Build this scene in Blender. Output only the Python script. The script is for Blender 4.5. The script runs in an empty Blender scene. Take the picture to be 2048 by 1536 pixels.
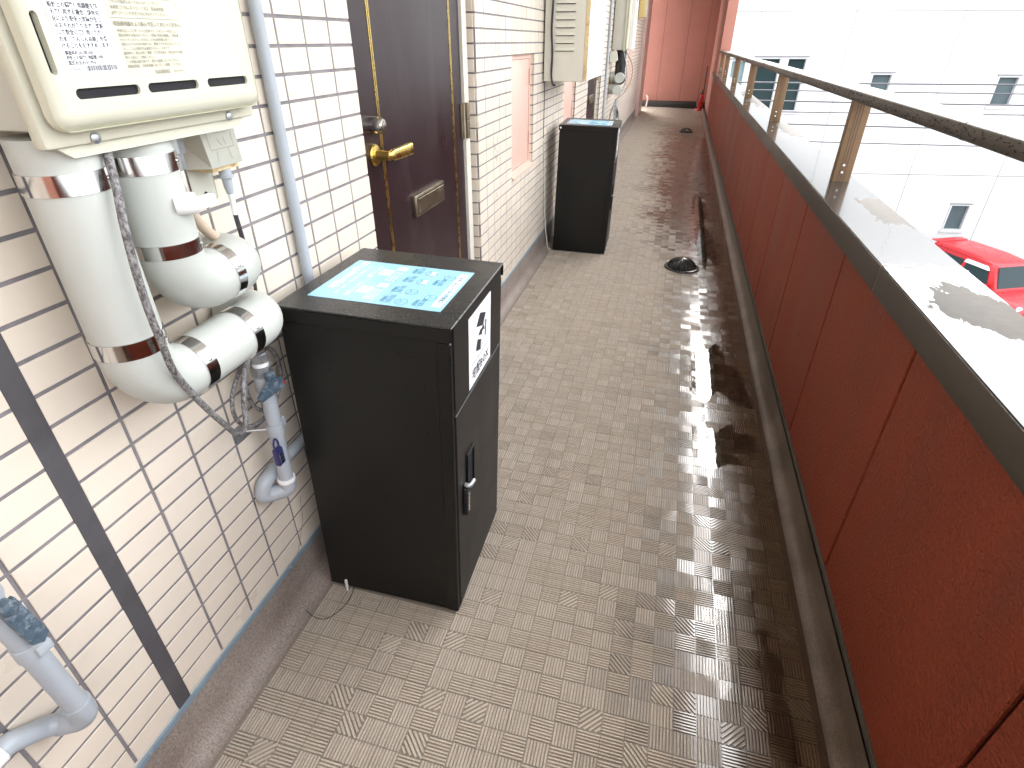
import bpy, bmesh, math, random
from mathutils import Vector, Matrix

# ------------------------------------------------------------------ camera
SC = bpy.context.scene
COL = SC.collection
R = ((0.9667487, 0.1335368, -0.2180937), (0.2557280, -0.5036215, 0.8252082), (0.0003590, -0.8535416, -0.5210245))
FPX, CAMPOS = 1125.0, Vector((0, 0, 1.24))
# first camera fit, replaced by the refit above; near image pixels still use it
RS = ((0.9678692, 0.1443540, -0.2058912), (0.2507665, -0.4935917, 0.8327565), (0.0185855, -0.8576300, -0.5139313))
FS = 1157.0
cam = bpy.data.cameras.new('camera'); camo = bpy.data.objects.new('camera', cam); COL.objects.link(camo)
cam.sensor_width = 36.0; cam.lens = FPX / 2048 * 36.0; cam.clip_start = 0.02; cam.clip_end = 500
camo.matrix_world = Matrix([[R[i][0], -R[i][1], -R[i][2], CAMPOS[i]] for i in range(3)] + [[0, 0, 0, 1]])
SC.camera = camo

# ------------------------------------------------------------------ sky, sun, exposure
w = bpy.data.worlds.new('World'); SC.world = w; w.use_nodes = True
nt = w.node_tree; nt.nodes.clear()
sky = nt.nodes.new('ShaderNodeTexSky'); sky.sky_type = 'NISHITA'; sky.sun_disc = False
SUN_EL, SUN_AZ = math.radians(45), math.radians(345)      # azimuth measured clockwise from +Y
sky.sun_elevation = SUN_EL; sky.sun_rotation = SUN_AZ
sky.air_density = 1.0; sky.dust_density = 6.0; sky.ozone_density = 0.6
hs = nt.nodes.new('ShaderNodeHueSaturation'); hs.inputs['Saturation'].default_value = 0.22
bg = nt.nodes.new('ShaderNodeBackground'); bg.inputs['Strength'].default_value = 0.15
ow = nt.nodes.new('ShaderNodeOutputWorld')
nt.links.new(sky.outputs[0], hs.inputs['Color']); nt.links.new(hs.outputs[0], bg.inputs[0]); nt.links.new(bg.outputs[0], ow.inputs[0])
sl = bpy.data.lights.new('sun', 'SUN'); sl.energy = 0.5; sl.angle = math.radians(20); sl.color = (1, 0.97, 0.93)
so = bpy.data.objects.new('sun', sl); COL.objects.link(so)
sd = Vector((math.sin(SUN_AZ) * math.cos(SUN_EL), math.cos(SUN_AZ) * math.cos(SUN_EL), math.sin(SUN_EL)))
so.rotation_euler = sd.to_track_quat('Z', 'Y').to_euler()
so.location = (-4, 14, 14)
SC.view_settings.view_transform = 'Standard'; SC.view_settings.look = 'None'
SC.view_settings.gamma = 1.0; SC.view_settings.use_curve_mapping = False
SC.view_settings.exposure = 3.65
SC.render.engine = 'CYCLES'
SC.cycles.use_denoising = True
SC.cycles.max_bounces = 10; SC.cycles.diffuse_bounces = 6; SC.cycles.glossy_bounces = 5; SC.cycles.transparent_max_bounces = 12
SC.cycles.sample_clamp_indirect = 6.0
random.seed(7)
RND = random.Random(11)


def pix(px, py, axis, val, far=False):
    """the point seen at a photo pixel (2048 wide) on the plane axis = val"""
    Q, f = (R, FPX) if far else (RS, FS)
    d = (px - 1024, py - 768, f)
    r = Vector([sum(Q[i][k] * d[k] for k in range(3)) for i in range(3)])
    return CAMPOS + r * ((val - CAMPOS[axis]) / r[axis])


def project(p):
    q = [p[i] - CAMPOS[i] for i in range(3)]
    c = [sum(R[i][k] * q[i] for i in range(3)) for k in range(3)]
    if c[2] < 0.05: return None
    return (1024 + FPX * c[0] / c[2], 768 + FPX * c[1] / c[2], c[2])


# ------------------------------------------------------------------ materials
def new_mat(name):
    m = bpy.data.materials.new(name); m.use_nodes = True
    n = m.node_tree; b = n.nodes['Principled BSDF']
    return m, n, b


def N(n, typ, **kw):
    o = n.nodes.new(typ)
    for k, v in kw.items():
        if k in o.inputs: o.inputs[k].default_value = v
        else: setattr(o, k, v)
    return o


def L(n, a, b): n.links.new(a, b)


def pos_node(n, scale=(1, 1, 1)):
    g = N(n, 'ShaderNodeNewGeometry'); mp = N(n, 'ShaderNodeMapping'); mp.inputs['Scale'].default_value = scale
    L(n, g.outputs['Position'], mp.inputs['Vector']); return mp.outputs[0]


def ramp(n, src, a, b, ca=(0, 0, 0, 1), cb=(1, 1, 1, 1)):
    r = N(n, 'ShaderNodeValToRGB'); e = r.color_ramp.elements
    e[0].position = a; e[1].position = b; e[0].color = ca; e[1].color = cb
    L(n, src, r.inputs[0]); return r.outputs[0]


def mixc(n, fac, a, b, mode='MIX'):
    m = N(n, 'ShaderNodeMix'); m.data_type = 'RGBA'; m.blend_type = mode
    for sock, v in ((m.inputs[0], fac), (m.inputs[6], a), (m.inputs[7], b)):
        if hasattr(v, 'links'): L(n, v, sock)
        elif isinstance(v, (tuple, list)): sock.default_value = (*v[:3], 1)
        else: sock.default_value = v
    return m.outputs[2]


def mth(n, op, a, b=None, c=None, clamp=False):
    m = N(n, 'ShaderNodeMath', operation=op); m.use_clamp = clamp
    for i, v in enumerate((a, b, c)):
        if v is None: continue
        if hasattr(v, 'links'): L(n, v, m.inputs[i])
        else: m.inputs[i].default_value = v
    return m.outputs[0]


def mat(name, col, rough=0.5, metal=0.0, vary=0.12, vscale=6.0, stain=None, stain_amt=0.0, stain_scale=3.0, stretch=(1, 1, 1),
        bump=0.0, bscale=300.0, bdist=0.002, rvary=0.08, spec=0.5, obj_vary=0.0, coat=0.0, detail=6):
    m, n, b = new_mat(name)
    p = pos_node(n, stretch)
    nz = N(n, 'ShaderNodeTexNoise', Scale=vscale, Detail=detail, Roughness=0.6); L(n, p, nz.inputs['Vector'])
    lo = tuple(c * (1 - vary) for c in col); hi = tuple(min(1, c * (1 + vary)) for c in col)
    c = ramp(n, nz.outputs[0], 0.3, 0.7, (*lo, 1), (*hi, 1))
    if obj_vary:
        g = N(n, 'ShaderNodeNewGeometry')
        c = mixc(n, 1.0, c, ramp(n, g.outputs['Random Per Island'], 0, 1, (1 - obj_vary,) * 3 + (1,), (1, 1, 1, 1)), 'MULTIPLY')
    if stain is not None:
        n2 = N(n, 'ShaderNodeTexNoise', Scale=stain_scale, Detail=8, Roughness=0.7); L(n, p, n2.inputs['Vector'])
        f = mth(n, 'MULTIPLY', ramp(n, n2.outputs[0], 0.52, 0.72), stain_amt)
        c = mixc(n, f, c, stain)
    L(n, c, b.inputs['Base Color'])
    b.inputs['Metallic'].default_value = metal
    b.inputs['Specular IOR Level'].default_value = spec
    b.inputs['Coat Weight'].default_value = coat
    r = N(n, 'ShaderNodeMapRange'); L(n, nz.outputs[0], r.inputs[0])
    r.inputs[1].default_value = 0.3; r.inputs[2].default_value = 0.7
    r.inputs[3].default_value = max(0.02, rough - rvary); r.inputs[4].default_value = min(1, rough + rvary)
    L(n, r.outputs[0], b.inputs['Roughness'])
    if bump:
        n3 = N(n, 'ShaderNodeTexNoise', Scale=bscale, Detail=3, Roughness=0.6); L(n, pos_node(n), n3.inputs['Vector'])
        bp = N(n, 'ShaderNodeBump', Strength=bump, Distance=bdist); L(n, n3.outputs[0], bp.inputs['Height'])
        L(n, bp.outputs[0], b.inputs['Normal'])
    return m


M = {}
M['tile'] = mat('glazed cream tile', (0.745, 0.655, 0.545), 0.34, vary=0.03, vscale=9, obj_vary=0.12, stain=(0.46, 0.40, 0.34), stain_amt=0.22, stain_scale=2.5, bump=0.06, bscale=60, bdist=0.004)
M['grout'] = mat('grey grout', (0.20, 0.185, 0.19), 0.85, vary=0.25, vscale=25, bump=0.3, bscale=500)
M['sealant'] = mat('dark sealant', (0.075, 0.07, 0.075), 0.6, vary=0.2, vscale=18, bump=0.15, bscale=200)
M['trim_blue'] = mat('blue grey trim', (0.20, 0.27, 0.32), 0.45, vary=0.15, vscale=14)
M['plaster'] = mat('soffit paint', (0.80, 0.78, 0.74), 0.8, vary=0.06, bump=0.2, bscale=250)
M['heater'] = mat('ivory enamel', (0.575, 0.56, 0.445), 0.33, vary=0.02, vscale=4, stain=(0.5, 0.46, 0.36), stain_amt=0.15, stain_scale=7)
M['heater_back'] = mat('grey ivory steel', (0.52, 0.51, 0.44), 0.42, vary=0.05)
M['black'] = mat('matt black plastic', (0.015, 0.015, 0.016), 0.5, vary=0.2)
M['hollow'] = mat('dark hollow', (0.006, 0.006, 0.008), 0.8)
M['pipe_cover'] = mat('pale grey insulated pipe', (0.475, 0.49, 0.45), 0.45, vary=0.03, vscale=5, stain=(0.36, 0.36, 0.32), stain_amt=0.3, stain_scale=6)
M['steel'] = mat('stainless band', (0.62, 0.61, 0.60), 0.13, metal=1.0, vary=0.05, vscale=30, rvary=0.05)
M['zinc'] = mat('zinc fitting', (0.42, 0.44, 0.45), 0.38, metal=0.8, vary=0.15, vscale=60)
M['hose'] = mat('beige rubber hose', (0.56, 0.44, 0.33), 0.55, vary=0.05)
M['gas_pipe'] = mat('grey painted pipe', (0.37, 0.40, 0.43), 0.4, vary=0.06, vscale=15, stain=(0.28, 0.28, 0.25), stain_amt=0.35, stain_scale=30)
M['white_plastic'] = mat('white plastic', (0.82, 0.82, 0.80), 0.35, vary=0.02)
M['valve_handle'] = mat('worn blue handle', (0.06, 0.09, 0.12), 0.5, vary=0.3, vscale=90, stain=(0.38, 0.43, 0.47), stain_amt=0.9, stain_scale=80)
M['padlock'] = mat('navy padlock', (0.03, 0.03, 0.12), 0.35, vary=0.1)
M['box'] = mat('black powder coat', (0.0055, 0.0058, 0.005), 0.40, spec=0.32, vary=0.2, vscale=3, bump=0.08, bscale=900, bdist=0.001, stain=(0.009, 0.0095, 0.008), stain_amt=0.5, stain_scale=4)
M['box_door'] = mat('black powder coat door', (0.010, 0.0098, 0.009), 0.46, vary=0.15, vscale=3, bump=0.03, bscale=900, bdist=0.001)
M['paper_blue'] = mat('pale blue print', (0.33, 0.62, 0.78), 0.28, vary=0.02)
M['paper_white'] = mat('white print', (0.82, 0.83, 0.84), 0.3, vary=0.01)
M['ink'] = mat('black ink', (0.02, 0.02, 0.025), 0.5)
M['ink_navy'] = mat('navy ink', (0.08, 0.27, 0.40), 0.5)
M['ink_grey'] = mat('grey ink', (0.42, 0.42, 0.38), 0.5)
M['ink_faint'] = mat('faint ink', (0.27, 0.25, 0.19), 0.5)
M['door'] = mat('dark maroon steel', (0.022, 0.010, 0.012), 0.34, spec=0.35, vary=0.12, vscale=3, stretch=(1, 1, 0.25), stain=(0.055, 0.04, 0.042), stain_amt=0.55, stain_scale=5)
M['brass'] = mat('brass', (0.62, 0.44, 0.13), 0.28, metal=1.0, vary=0.08, vscale=20)
M['bronze'] = mat('aged bronze', (0.32, 0.27, 0.19), 0.36, metal=1.0, vary=0.15, vscale=25)
M['frame'] = mat('cream door frame', (0.62, 0.58, 0.50), 0.4, vary=0.05)
M['nickel'] = mat('satin nickel', (0.6, 0.58, 0.54), 0.25, metal=1.0, vary=0.05)
M['hatch'] = mat('pink beige steel', (0.70, 0.47, 0.385), 0.42, vary=0.03, stain=(0.5, 0.36, 0.28), stain_amt=0.2, stain_scale=8)
M['cabinet'] = mat('cream steel', (0.60, 0.585, 0.50), 0.42, vary=0.03, stain=(0.42, 0.38, 0.28), stain_amt=0.25, stain_scale=6)
M['cabinet_face'] = mat('white steel', (0.76, 0.76, 0.73), 0.4, vary=0.02)
M['rust'] = mat('rusted steel edge', (0.60, 0.47, 0.26), 0.6, vary=0.25, vscale=12, stain=(0.34, 0.10, 0.015), stain_amt=1.0, stain_scale=30)
M['red_panel'] = mat('brick red spray paint', (0.25, 0.047, 0.021), 0.52, spec=0.25, vary=0.12, vscale=4, bump=1.0, bscale=150, bdist=0.006, stretch=(1, 1, 0.3), stain=(0.165, 0.05, 0.032), stain_amt=0.6, stain_scale=5)
M['end_wall'] = mat('salmon wall paint', (0.40, 0.18, 0.138), 0.6, vary=0.05, vscale=3, bump=0.5, bscale=160, bdist=0.003, spec=0.2)
M['salmon'] = mat('salmon spray paint', (0.56, 0.245, 0.17), 0.55, vary=0.06, vscale=3, bump=0.5, bscale=160, bdist=0.003)
M['pink_pillar'] = mat('pink pillar paint', (0.60, 0.42, 0.37), 0.5, vary=0.05, bump=0.3, bscale=160)
M['red_joint'] = mat('dark red sealant', (0.08, 0.018, 0.012), 0.5, vary=0.15)
M['cap_side'] = mat('bronze aluminium', (0.058, 0.046, 0.033), 0.45, metal=0.15, vary=0.18, vscale=8, stretch=(1, 0.3, 1), stain=(0.045, 0.038, 0.03), stain_amt=0.6, stain_scale=12)
M['post'] = mat('brown aluminium', (0.165, 0.094, 0.042), 0.38, metal=0.25, vary=0.08, vscale=40)
M['drop'] = mat('wet dark drop', (0.012, 0.012, 0.012), 0.08)
M['iron'] = mat('wet cast iron', (0.018, 0.018, 0.017), 0.22, vary=0.3, vscale=60)
M['base_dark'] = mat('dark skirting', (0.03, 0.028, 0.022), 0.5, vary=0.2)
M['strip_dark'] = mat('grey brown trim', (0.13, 0.12, 0.105), 0.4, vary=0.15, metal=0.2)
M['yellow_box'] = mat('yellowed enamel', (0.66, 0.50, 0.22), 0.45, vary=0.05)
M['ext_red'] = mat('extinguisher red', (0.45, 0.03, 0.02), 0.3, vary=0.05)
M['facade'] = mat('white facade siding', (0.50, 0.50, 0.485), 0.6, vary=0.02, vscale=2)
M['facade_joint'] = mat('facade joint', (0.16, 0.16, 0.165), 0.8)
M['sash'] = mat('white sash', (0.40, 0.40, 0.40), 0.4, vary=0.02)
M['asphalt'] = mat('pale wet concrete', (0.20, 0.20, 0.195), 0.5, vary=0.15, vscale=0.6)
M['car_red'] = mat('car red', (0.40, 0.012, 0.018), 0.30, vary=0.03, spec=0.5)
M['chrome'] = mat('lamp silver', (0.8, 0.8, 0.82), 0.12, metal=0.9)
M['tyre'] = mat('tyre', (0.02, 0.02, 0.02), 0.7)
M['wire'] = mat('overhead wire', (0.05, 0.05, 0.055), 0.5)
M['pole_dark'] = mat('dark pole', (0.03, 0.02, 0.018), 0.5)


def m_glass():
    m, n, b = new_mat('window glass')
    b.inputs['Base Color'].default_value = (0.02, 0.034, 0.036, 1); b.inputs['Roughness'].default_value = 0.12
    b.inputs['Specular IOR Level'].default_value = 0.12
    return m


M['glass'] = m_glass()
M['glass_frosted'] = mat('frosted glass', (0.065, 0.085, 0.09), 0.5, spec=0.1, vary=0.2, vscale=1.2)
M['glass_blue'] = mat('pale blue glass', (0.16, 0.23, 0.235), 0.5, spec=0.1, vary=0.1, vscale=1)


def m_cord():
    m, n, b = new_mat('speckled cord')
    nz = N(n, 'ShaderNodeTexNoise', Scale=230, Detail=4, Roughness=0.7); L(n, pos_node(n, (1, 1, 0.6)), nz.inputs['Vector'])
    L(n, ramp(n, nz.outputs[0], 0.40, 0.62, (0.06, 0.05, 0.048, 1), (0.30, 0.295, 0.29, 1)), b.inputs['Base Color'])
    b.inputs['Roughness'].default_value = 0.55
    return m


M['cord'] = m_cord()
M['cord_dark'] = mat('dark cord', (0.035, 0.03, 0.035), 0.5, vary=0.3, vscale=80, stain=(0.2, 0.2, 0.2), stain_amt=0.5, stain_scale=120)
M['cord_grey'] = mat('grey cord', (0.30, 0.31, 0.30), 0.5)


def m_floor(name, darkening):
    """embossed vinyl sheet, soaked towards the parapet side"""
    m, n, b = new_mat(name)
    g = N(n, 'ShaderNodeNewGeometry'); sep = N(n, 'ShaderNodeSeparateXYZ'); L(n, g.outputs['Position'], sep.inputs[0])
    P = g.outputs['Position']
    big = N(n, 'ShaderNodeTexNoise', Scale=1.6, Detail=5, Roughness=0.6); L(n, P, big.inputs['Vector'])
    mid = N(n, 'ShaderNodeTexNoise', Scale=9, Detail=5, Roughness=0.65); L(n, P, mid.inputs['Vector'])
    grain = N(n, 'ShaderNodeTexNoise', Scale=420, Detail=2, Roughness=0.7); L(n, P, grain.inputs['Vector'])
    # wet amount from the distance to the parapet gutter, broken up by noise
    x = sep.outputs[0]
    d = mth(n, 'ADD', x, mth(n, 'MULTIPLY', mth(n, 'SUBTRACT', big.outputs[0], 0.5), 0.55))
    d = mth(n, 'ADD', d, mth(n, 'MULTIPLY', mth(n, 'SUBTRACT', mid.outputs[0], 0.5), 0.20))
    # every embossed square holds the water a little differently
    of = N(n, 'ShaderNodeVectorMath', operation='ADD'); L(n, P, of.inputs[0]); of.inputs[1].default_value = (0.7074, -0.2646, 5.0)
    sn = N(n, 'ShaderNodeVectorMath', operation='SNAP'); L(n, of.outputs[0], sn.inputs[0]); sn.inputs[1].default_value = (0.0485, 0.0485 * 0.982, 10.0)
    wn = N(n, 'ShaderNodeTexWhiteNoise'); wn.noise_dimensions = '2D'; L(n, sn.outputs[0], wn.inputs['Vector'])
    d = mth(n, 'ADD', d, mth(n, 'MULTIPLY', mth(n, 'SUBTRACT', wn.outputs['Value'], 0.5), 0.22))
    mr = N(n, 'ShaderNodeMapRange'); mr.interpolation_type = 'SMOOTHSTEP'
    L(n, d, mr.inputs[0]); mr.inputs[1].default_value = 0.0; mr.inputs[2].default_value = 0.36
    # standing water spread wider past the nearer drain
    sp = N(n, 'ShaderNodeMapRange'); sp.interpolation_type = 'SMOOTHSTEP'; L(n, sep.outputs[1], sp.inputs[0])
    sp.inputs[1].default_value = 3.2; sp.inputs[2].default_value = 5.2; sp.inputs[4].default_value = 0.30
    L(n, mth(n, 'ADD', d, sp.outputs[0]), mr.inputs[0])
    # drier at the far end
    far = N(n, 'ShaderNodeMapRange'); L(n, sep.outputs[1], far.inputs[0])
    far.inputs[1].default_value = 9.0; far.inputs[2].default_value = 11.5; far.inputs[3].default_value = 1.0; far.inputs[4].default_value = 0.35
    wet = mth(n, 'MULTIPLY', mr.outputs[0], far.outputs[0], clamp=True)
    dry_c = ramp(n, grain.outputs[0], 0.3, 0.7, (0.335, 0.293, 0.240, 1), (0.55, 0.492, 0.412, 1))
    tone = ramp(n, mid.outputs[0], 0.25, 0.75, (0.90, 0.87, 0.84, 1), (1.03, 1.02, 1.0, 1))
    dry_c = mixc(n, 1.0, dry_c, tone, 'MULTIPLY')
    gi = ramp(n, g.outputs['Random Per Island'], 0, 1, (0.9, 0.88, 0.86, 1), (1.05, 1.05, 1.05, 1))
    dry_c = mixc(n, 1.0, dry_c, gi, 'MULTIPLY')
    dry_c = mixc(n, 1.0, dry_c, (darkening, darkening, darkening), 'MULTIPLY')  # overall tone factor; the ground between the ribs is set darker
    wet_c = mixc(n, 1.0, dry_c, (0.27, 0.222, 0.172), 'MULTIPLY')
    L(n, mixc(n, wet, dry_c, wet_c), b.inputs['Base Color'])
    rr = N(n, 'ShaderNodeMapRange'); L(n, wet, rr.inputs[0]); rr.inputs[3].default_value = 0.62; rr.inputs[4].default_value = 0.22
    ra = mth(n, 'ADD', rr.outputs[0], mth(n, 'MULTIPLY', mth(n, 'SUBTRACT', mid.outputs[0], 0.5), 0.16), clamp=True)
    L(n, ra, b.inputs['Roughness'])
    L(n, wet, b.inputs['Coat Weight']); b.inputs['Coat Roughness'].default_value = 0.07; b.inputs['Coat IOR'].default_value = 1.4
    bs = N(n, 'ShaderNodeMapRange'); L(n, wet, bs.inputs[0]); bs.inputs[3].default_value = 0.35; bs.inputs[4].default_value = 0.06
    bp = N(n, 'ShaderNodeBump', Distance=0.001); L(n, bs.outputs[0], bp.inputs['Strength']); L(n, grain.outputs[0], bp.inputs['Height'])
    L(n, bp.outputs[0], b.inputs['Normal'])
    return m


M['floor'] = m_floor('vinyl floor ground, dirt in the grooves, partly wet', 0.54)
M['floor_rib'] = m_floor('vinyl floor ribs, partly wet', 1.0)


def m_cove():
    m, n, b = new_mat('smooth vinyl cove')
    P = pos_node(n)
    nz = N(n, 'ShaderNodeTexNoise', Scale=260, Detail=3); L(n, P, nz.inputs['Vector'])
    n2 = N(n, 'ShaderNodeTexNoise', Scale=7, Detail=6); L(n, P, n2.inputs['Vector'])
    c = ramp(n, nz.outputs[0], 0.3, 0.7, (0.20, 0.165, 0.142, 1), (0.39, 0.33, 0.288, 1))
    c = mixc(n, 1.0, c, ramp(n, n2.outputs[0], 0.3, 0.7, (0.75, 0.72, 0.7, 1), (1.05, 1.05, 1.05, 1)), 'MULTIPLY')
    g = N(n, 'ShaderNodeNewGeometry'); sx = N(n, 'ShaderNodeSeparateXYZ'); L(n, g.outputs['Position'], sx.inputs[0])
    soak_shade = mth(n, 'MULTIPLY', ramp(n, sx.outputs[0], 0.1, 0.2), ramp(n, n2.outputs[0], 0.25, 0.6, (1, 1, 1, 1), (0.75, 0.75, 0.75, 1)))   # gutter side soaked, with its shade painted into the colour
    c = mixc(n, soak_shade, c, mixc(n, 1.0, c, (0.36, 0.30, 0.23), 'MULTIPLY'))
    L(n, c, b.inputs['Base Color'])
    rr = N(n, 'ShaderNodeMapRange'); L(n, soak_shade, rr.inputs[0]); rr.inputs[3].default_value = 0.55; rr.inputs[4].default_value = 0.32; L(n, rr.outputs[0], b.inputs['Roughness'])
    return m


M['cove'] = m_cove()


def m_water(name, ripple, scale, tint=None):
    """thin clear water film: mirror by Fresnel, otherwise see-through"""
    m, n, b = new_mat(name); n.nodes.remove(b)
    out = n.nodes['Material Output']
    nz = N(n, 'ShaderNodeTexNoise', Scale=scale, Detail=3); L(n, pos_node(n), nz.inputs['Vector'])
    bp = N(n, 'ShaderNodeBump', Strength=ripple, Distance=0.001); L(n, nz.outputs[0], bp.inputs['Height'])
    fr = N(n, 'ShaderNodeFresnel', IOR=1.5); L(n, bp.outputs[0], fr.inputs['Normal'])
    gl = N(n, 'ShaderNodeBsdfGlossy', Roughness=0.015); L(n, bp.outputs[0], gl.inputs['Normal'])
    tr = N(n, 'ShaderNodeBsdfTransparent'); tr.inputs[0].default_value = (*(tint or (0.62, 0.56, 0.5)), 1)
    mx = N(n, 'ShaderNodeMixShader'); L(n, fr.outputs[0], mx.inputs[0]); L(n, tr.outputs[0], mx.inputs[1]); L(n, gl.outputs[0], mx.inputs[2])
    L(n, mx.outputs[0], out.inputs[0])
    return m


M['water'] = m_water('puddle water', 0.05, 60, (0.88, 0.85, 0.81))


def m_cap_top():
    """bronze metal coping under a film of rain water with a few dry patches"""
    m, n, b = new_mat('wet coping metal')
    P = pos_node(n)
    n1 = N(n, 'ShaderNodeTexNoise', Scale=26, Detail=5, Roughness=0.65); L(n, pos_node(n, (1, 0.35, 1)), n1.inputs['Vector'])
    g = N(n, 'ShaderNodeNewGeometry'); dry = None
    for cx, cy, rx, ry in ((0.640, 1.93, 0.055, 0.17), (0.605, 1.17, 0.075, 0.13), (0.645, 3.95, 0.06, 0.5), (0.655, 0.86, 0.05, 0.07), (0.64, 5.9, 0.07, 0.8)):
        mp = N(n, 'ShaderNodeMapping'); mp.vector_type = 'POINT'
        mp.inputs['Scale'].default_value = (1 / rx, 1 / ry, 0); mp.inputs['Location'].default_value = (-cx / rx, -cy / ry, 0)
        L(n, g.outputs['Position'], mp.inputs['Vector'])
        ln = N(n, 'ShaderNodeVectorMath', operation='LENGTH'); L(n, mp.outputs[0], ln.inputs[0])
        v = ramp(n, mth(n, 'ADD', ln.outputs['Value'], mth(n, 'MULTIPLY', mth(n, 'SUBTRACT', n1.outputs[0], 0.5), 2.4)), 0.95, 1.0, (1, 1, 1, 1), (0, 0, 0, 1))
        dry = v if dry is None else mth(n, 'MAXIMUM', dry, v)
    wv = N(n, 'ShaderNodeTexNoise', Scale=38, Detail=2, Roughness=0.5); L(n, pos_node(n, (1.0, 0.6, 1)), wv.inputs['Vector'])
    n2 = N(n, 'ShaderNodeTexNoise', Scale=60, Detail=4); L(n, P, n2.inputs['Vector'])
    c = ramp(n, n2.outputs[0], 0.3, 0.7, (0.034, 0.025, 0.014, 1), (0.050, 0.038, 0.023, 1))
    L(n, mixc(n, dry, (0.022, 0.022, 0.022), c), b.inputs['Base Color'])
    b.inputs['Metallic'].default_value = 0.0; b.inputs['Specular IOR Level'].default_value = 0.08
    r = N(n, 'ShaderNodeMapRange'); L(n, dry, r.inputs[0]); r.inputs[3].default_value = 0.22; r.inputs[4].default_value = 0.45
    L(n, r.outputs[0], b.inputs['Roughness'])
    cw = N(n, 'ShaderNodeMapRange'); L(n, dry, cw.inputs[0]); cw.inputs[3].default_value = 0.85; cw.inputs[4].default_value = 0.0
    L(n, cw.outputs[0], b.inputs['Coat Weight']); b.inputs['Coat Roughness'].default_value = 0.02; b.inputs['Coat IOR'].default_value = 1.25
    bp = N(n, 'ShaderNodeBump', Strength=0.22, Distance=0.001); L(n, wv.outputs[0], bp.inputs['Height'])
    L(n, bp.outputs[0], b.inputs['Coat Normal'])
    return m


M['cap_top'] = m_cap_top()


def m_box():
    """black powder coat with a scatter of rain specks and a dusty film"""
    m, n, b = new_mat('rain specked black coat')
    P = pos_node(n)
    vo = N(n, 'ShaderNodeTexVoronoi', Scale=85); L(n, P, vo.inputs['Vector'])
    nz = N(n, 'ShaderNodeTexNoise', Scale=3.5, Detail=6); L(n, pos_node(n, (1, 1, 0.5)), nz.inputs['Vector'])
    rs = N(n, 'ShaderNodeSeparateColor'); L(n, vo.outputs['Color'], rs.inputs[0])
    sp = mth(n, 'MULTIPLY', ramp(n, vo.outputs['Distance'], 0.10, 0.16, (1, 1, 1, 1), (0, 0, 0, 1)), ramp(n, rs.outputs[0], 0.80, 0.82))
    c = ramp(n, nz.outputs[0], 0.35, 0.7, (0.0045, 0.0047, 0.0042, 1), (0.0105, 0.0105, 0.0090, 1))
    L(n, mixc(n, sp, c, (0.0012, 0.0012, 0.0012)), b.inputs['Base Color'])
    b.inputs['Specular IOR Level'].default_value = 0.32
    r = N(n, 'ShaderNodeMapRange'); L(n, nz.outputs[0], r.inputs[0]); r.inputs[1].default_value = 0.3; r.inputs[2].default_value = 0.7; r.inputs[3].default_value = 0.34; r.inputs[4].default_value = 0.48
    L(n, mixc(n, sp, r.outputs[0], (0.1, 0.1, 0.1)), b.inputs['Roughness'])
    bp = N(n, 'ShaderNodeBump', Strength=0.3, Distance=0.001); L(n, sp, bp.inputs['Height']); L(n, bp.outputs[0], b.inputs['Normal'])
    return m


M['box'] = m_box()


def m_lid():
    """box lid with fine rain beads"""
    m, n, b = new_mat('wet black lid')
    P = pos_node(n)
    vo = N(n, 'ShaderNodeTexVoronoi', Scale=330); L(n, P, vo.inputs['Vector'])
    nz = N(n, 'ShaderNodeTexNoise', Scale=9, Detail=5); L(n, P, nz.inputs['Vector'])
    area = ramp(n, nz.outputs[0], 0.42, 0.6)
    bead = mth(n, 'MULTIPLY', ramp(n, vo.outputs['Distance'], 0.25, 0.45, (1, 1, 1, 1), (0, 0, 0, 1)), area)
    b.inputs['Base Color'].default_value = (0.014, 0.014, 0.013, 1)
    r = N(n, 'ShaderNodeMapRange'); L(n, bead, r.inputs[0]); r.inputs[3].default_value = 0.33; r.inputs[4].default_value = 0.08
    L(n, r.outputs[0], b.inputs['Roughness'])
    bp = N(n, 'ShaderNodeBump', Strength=0.5, Distance=0.0012); L(n, bead, bp.inputs['Height']); L(n, bp.outputs[0], b.inputs['Normal'])
    return m


M['lid'] = m_lid()


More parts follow.
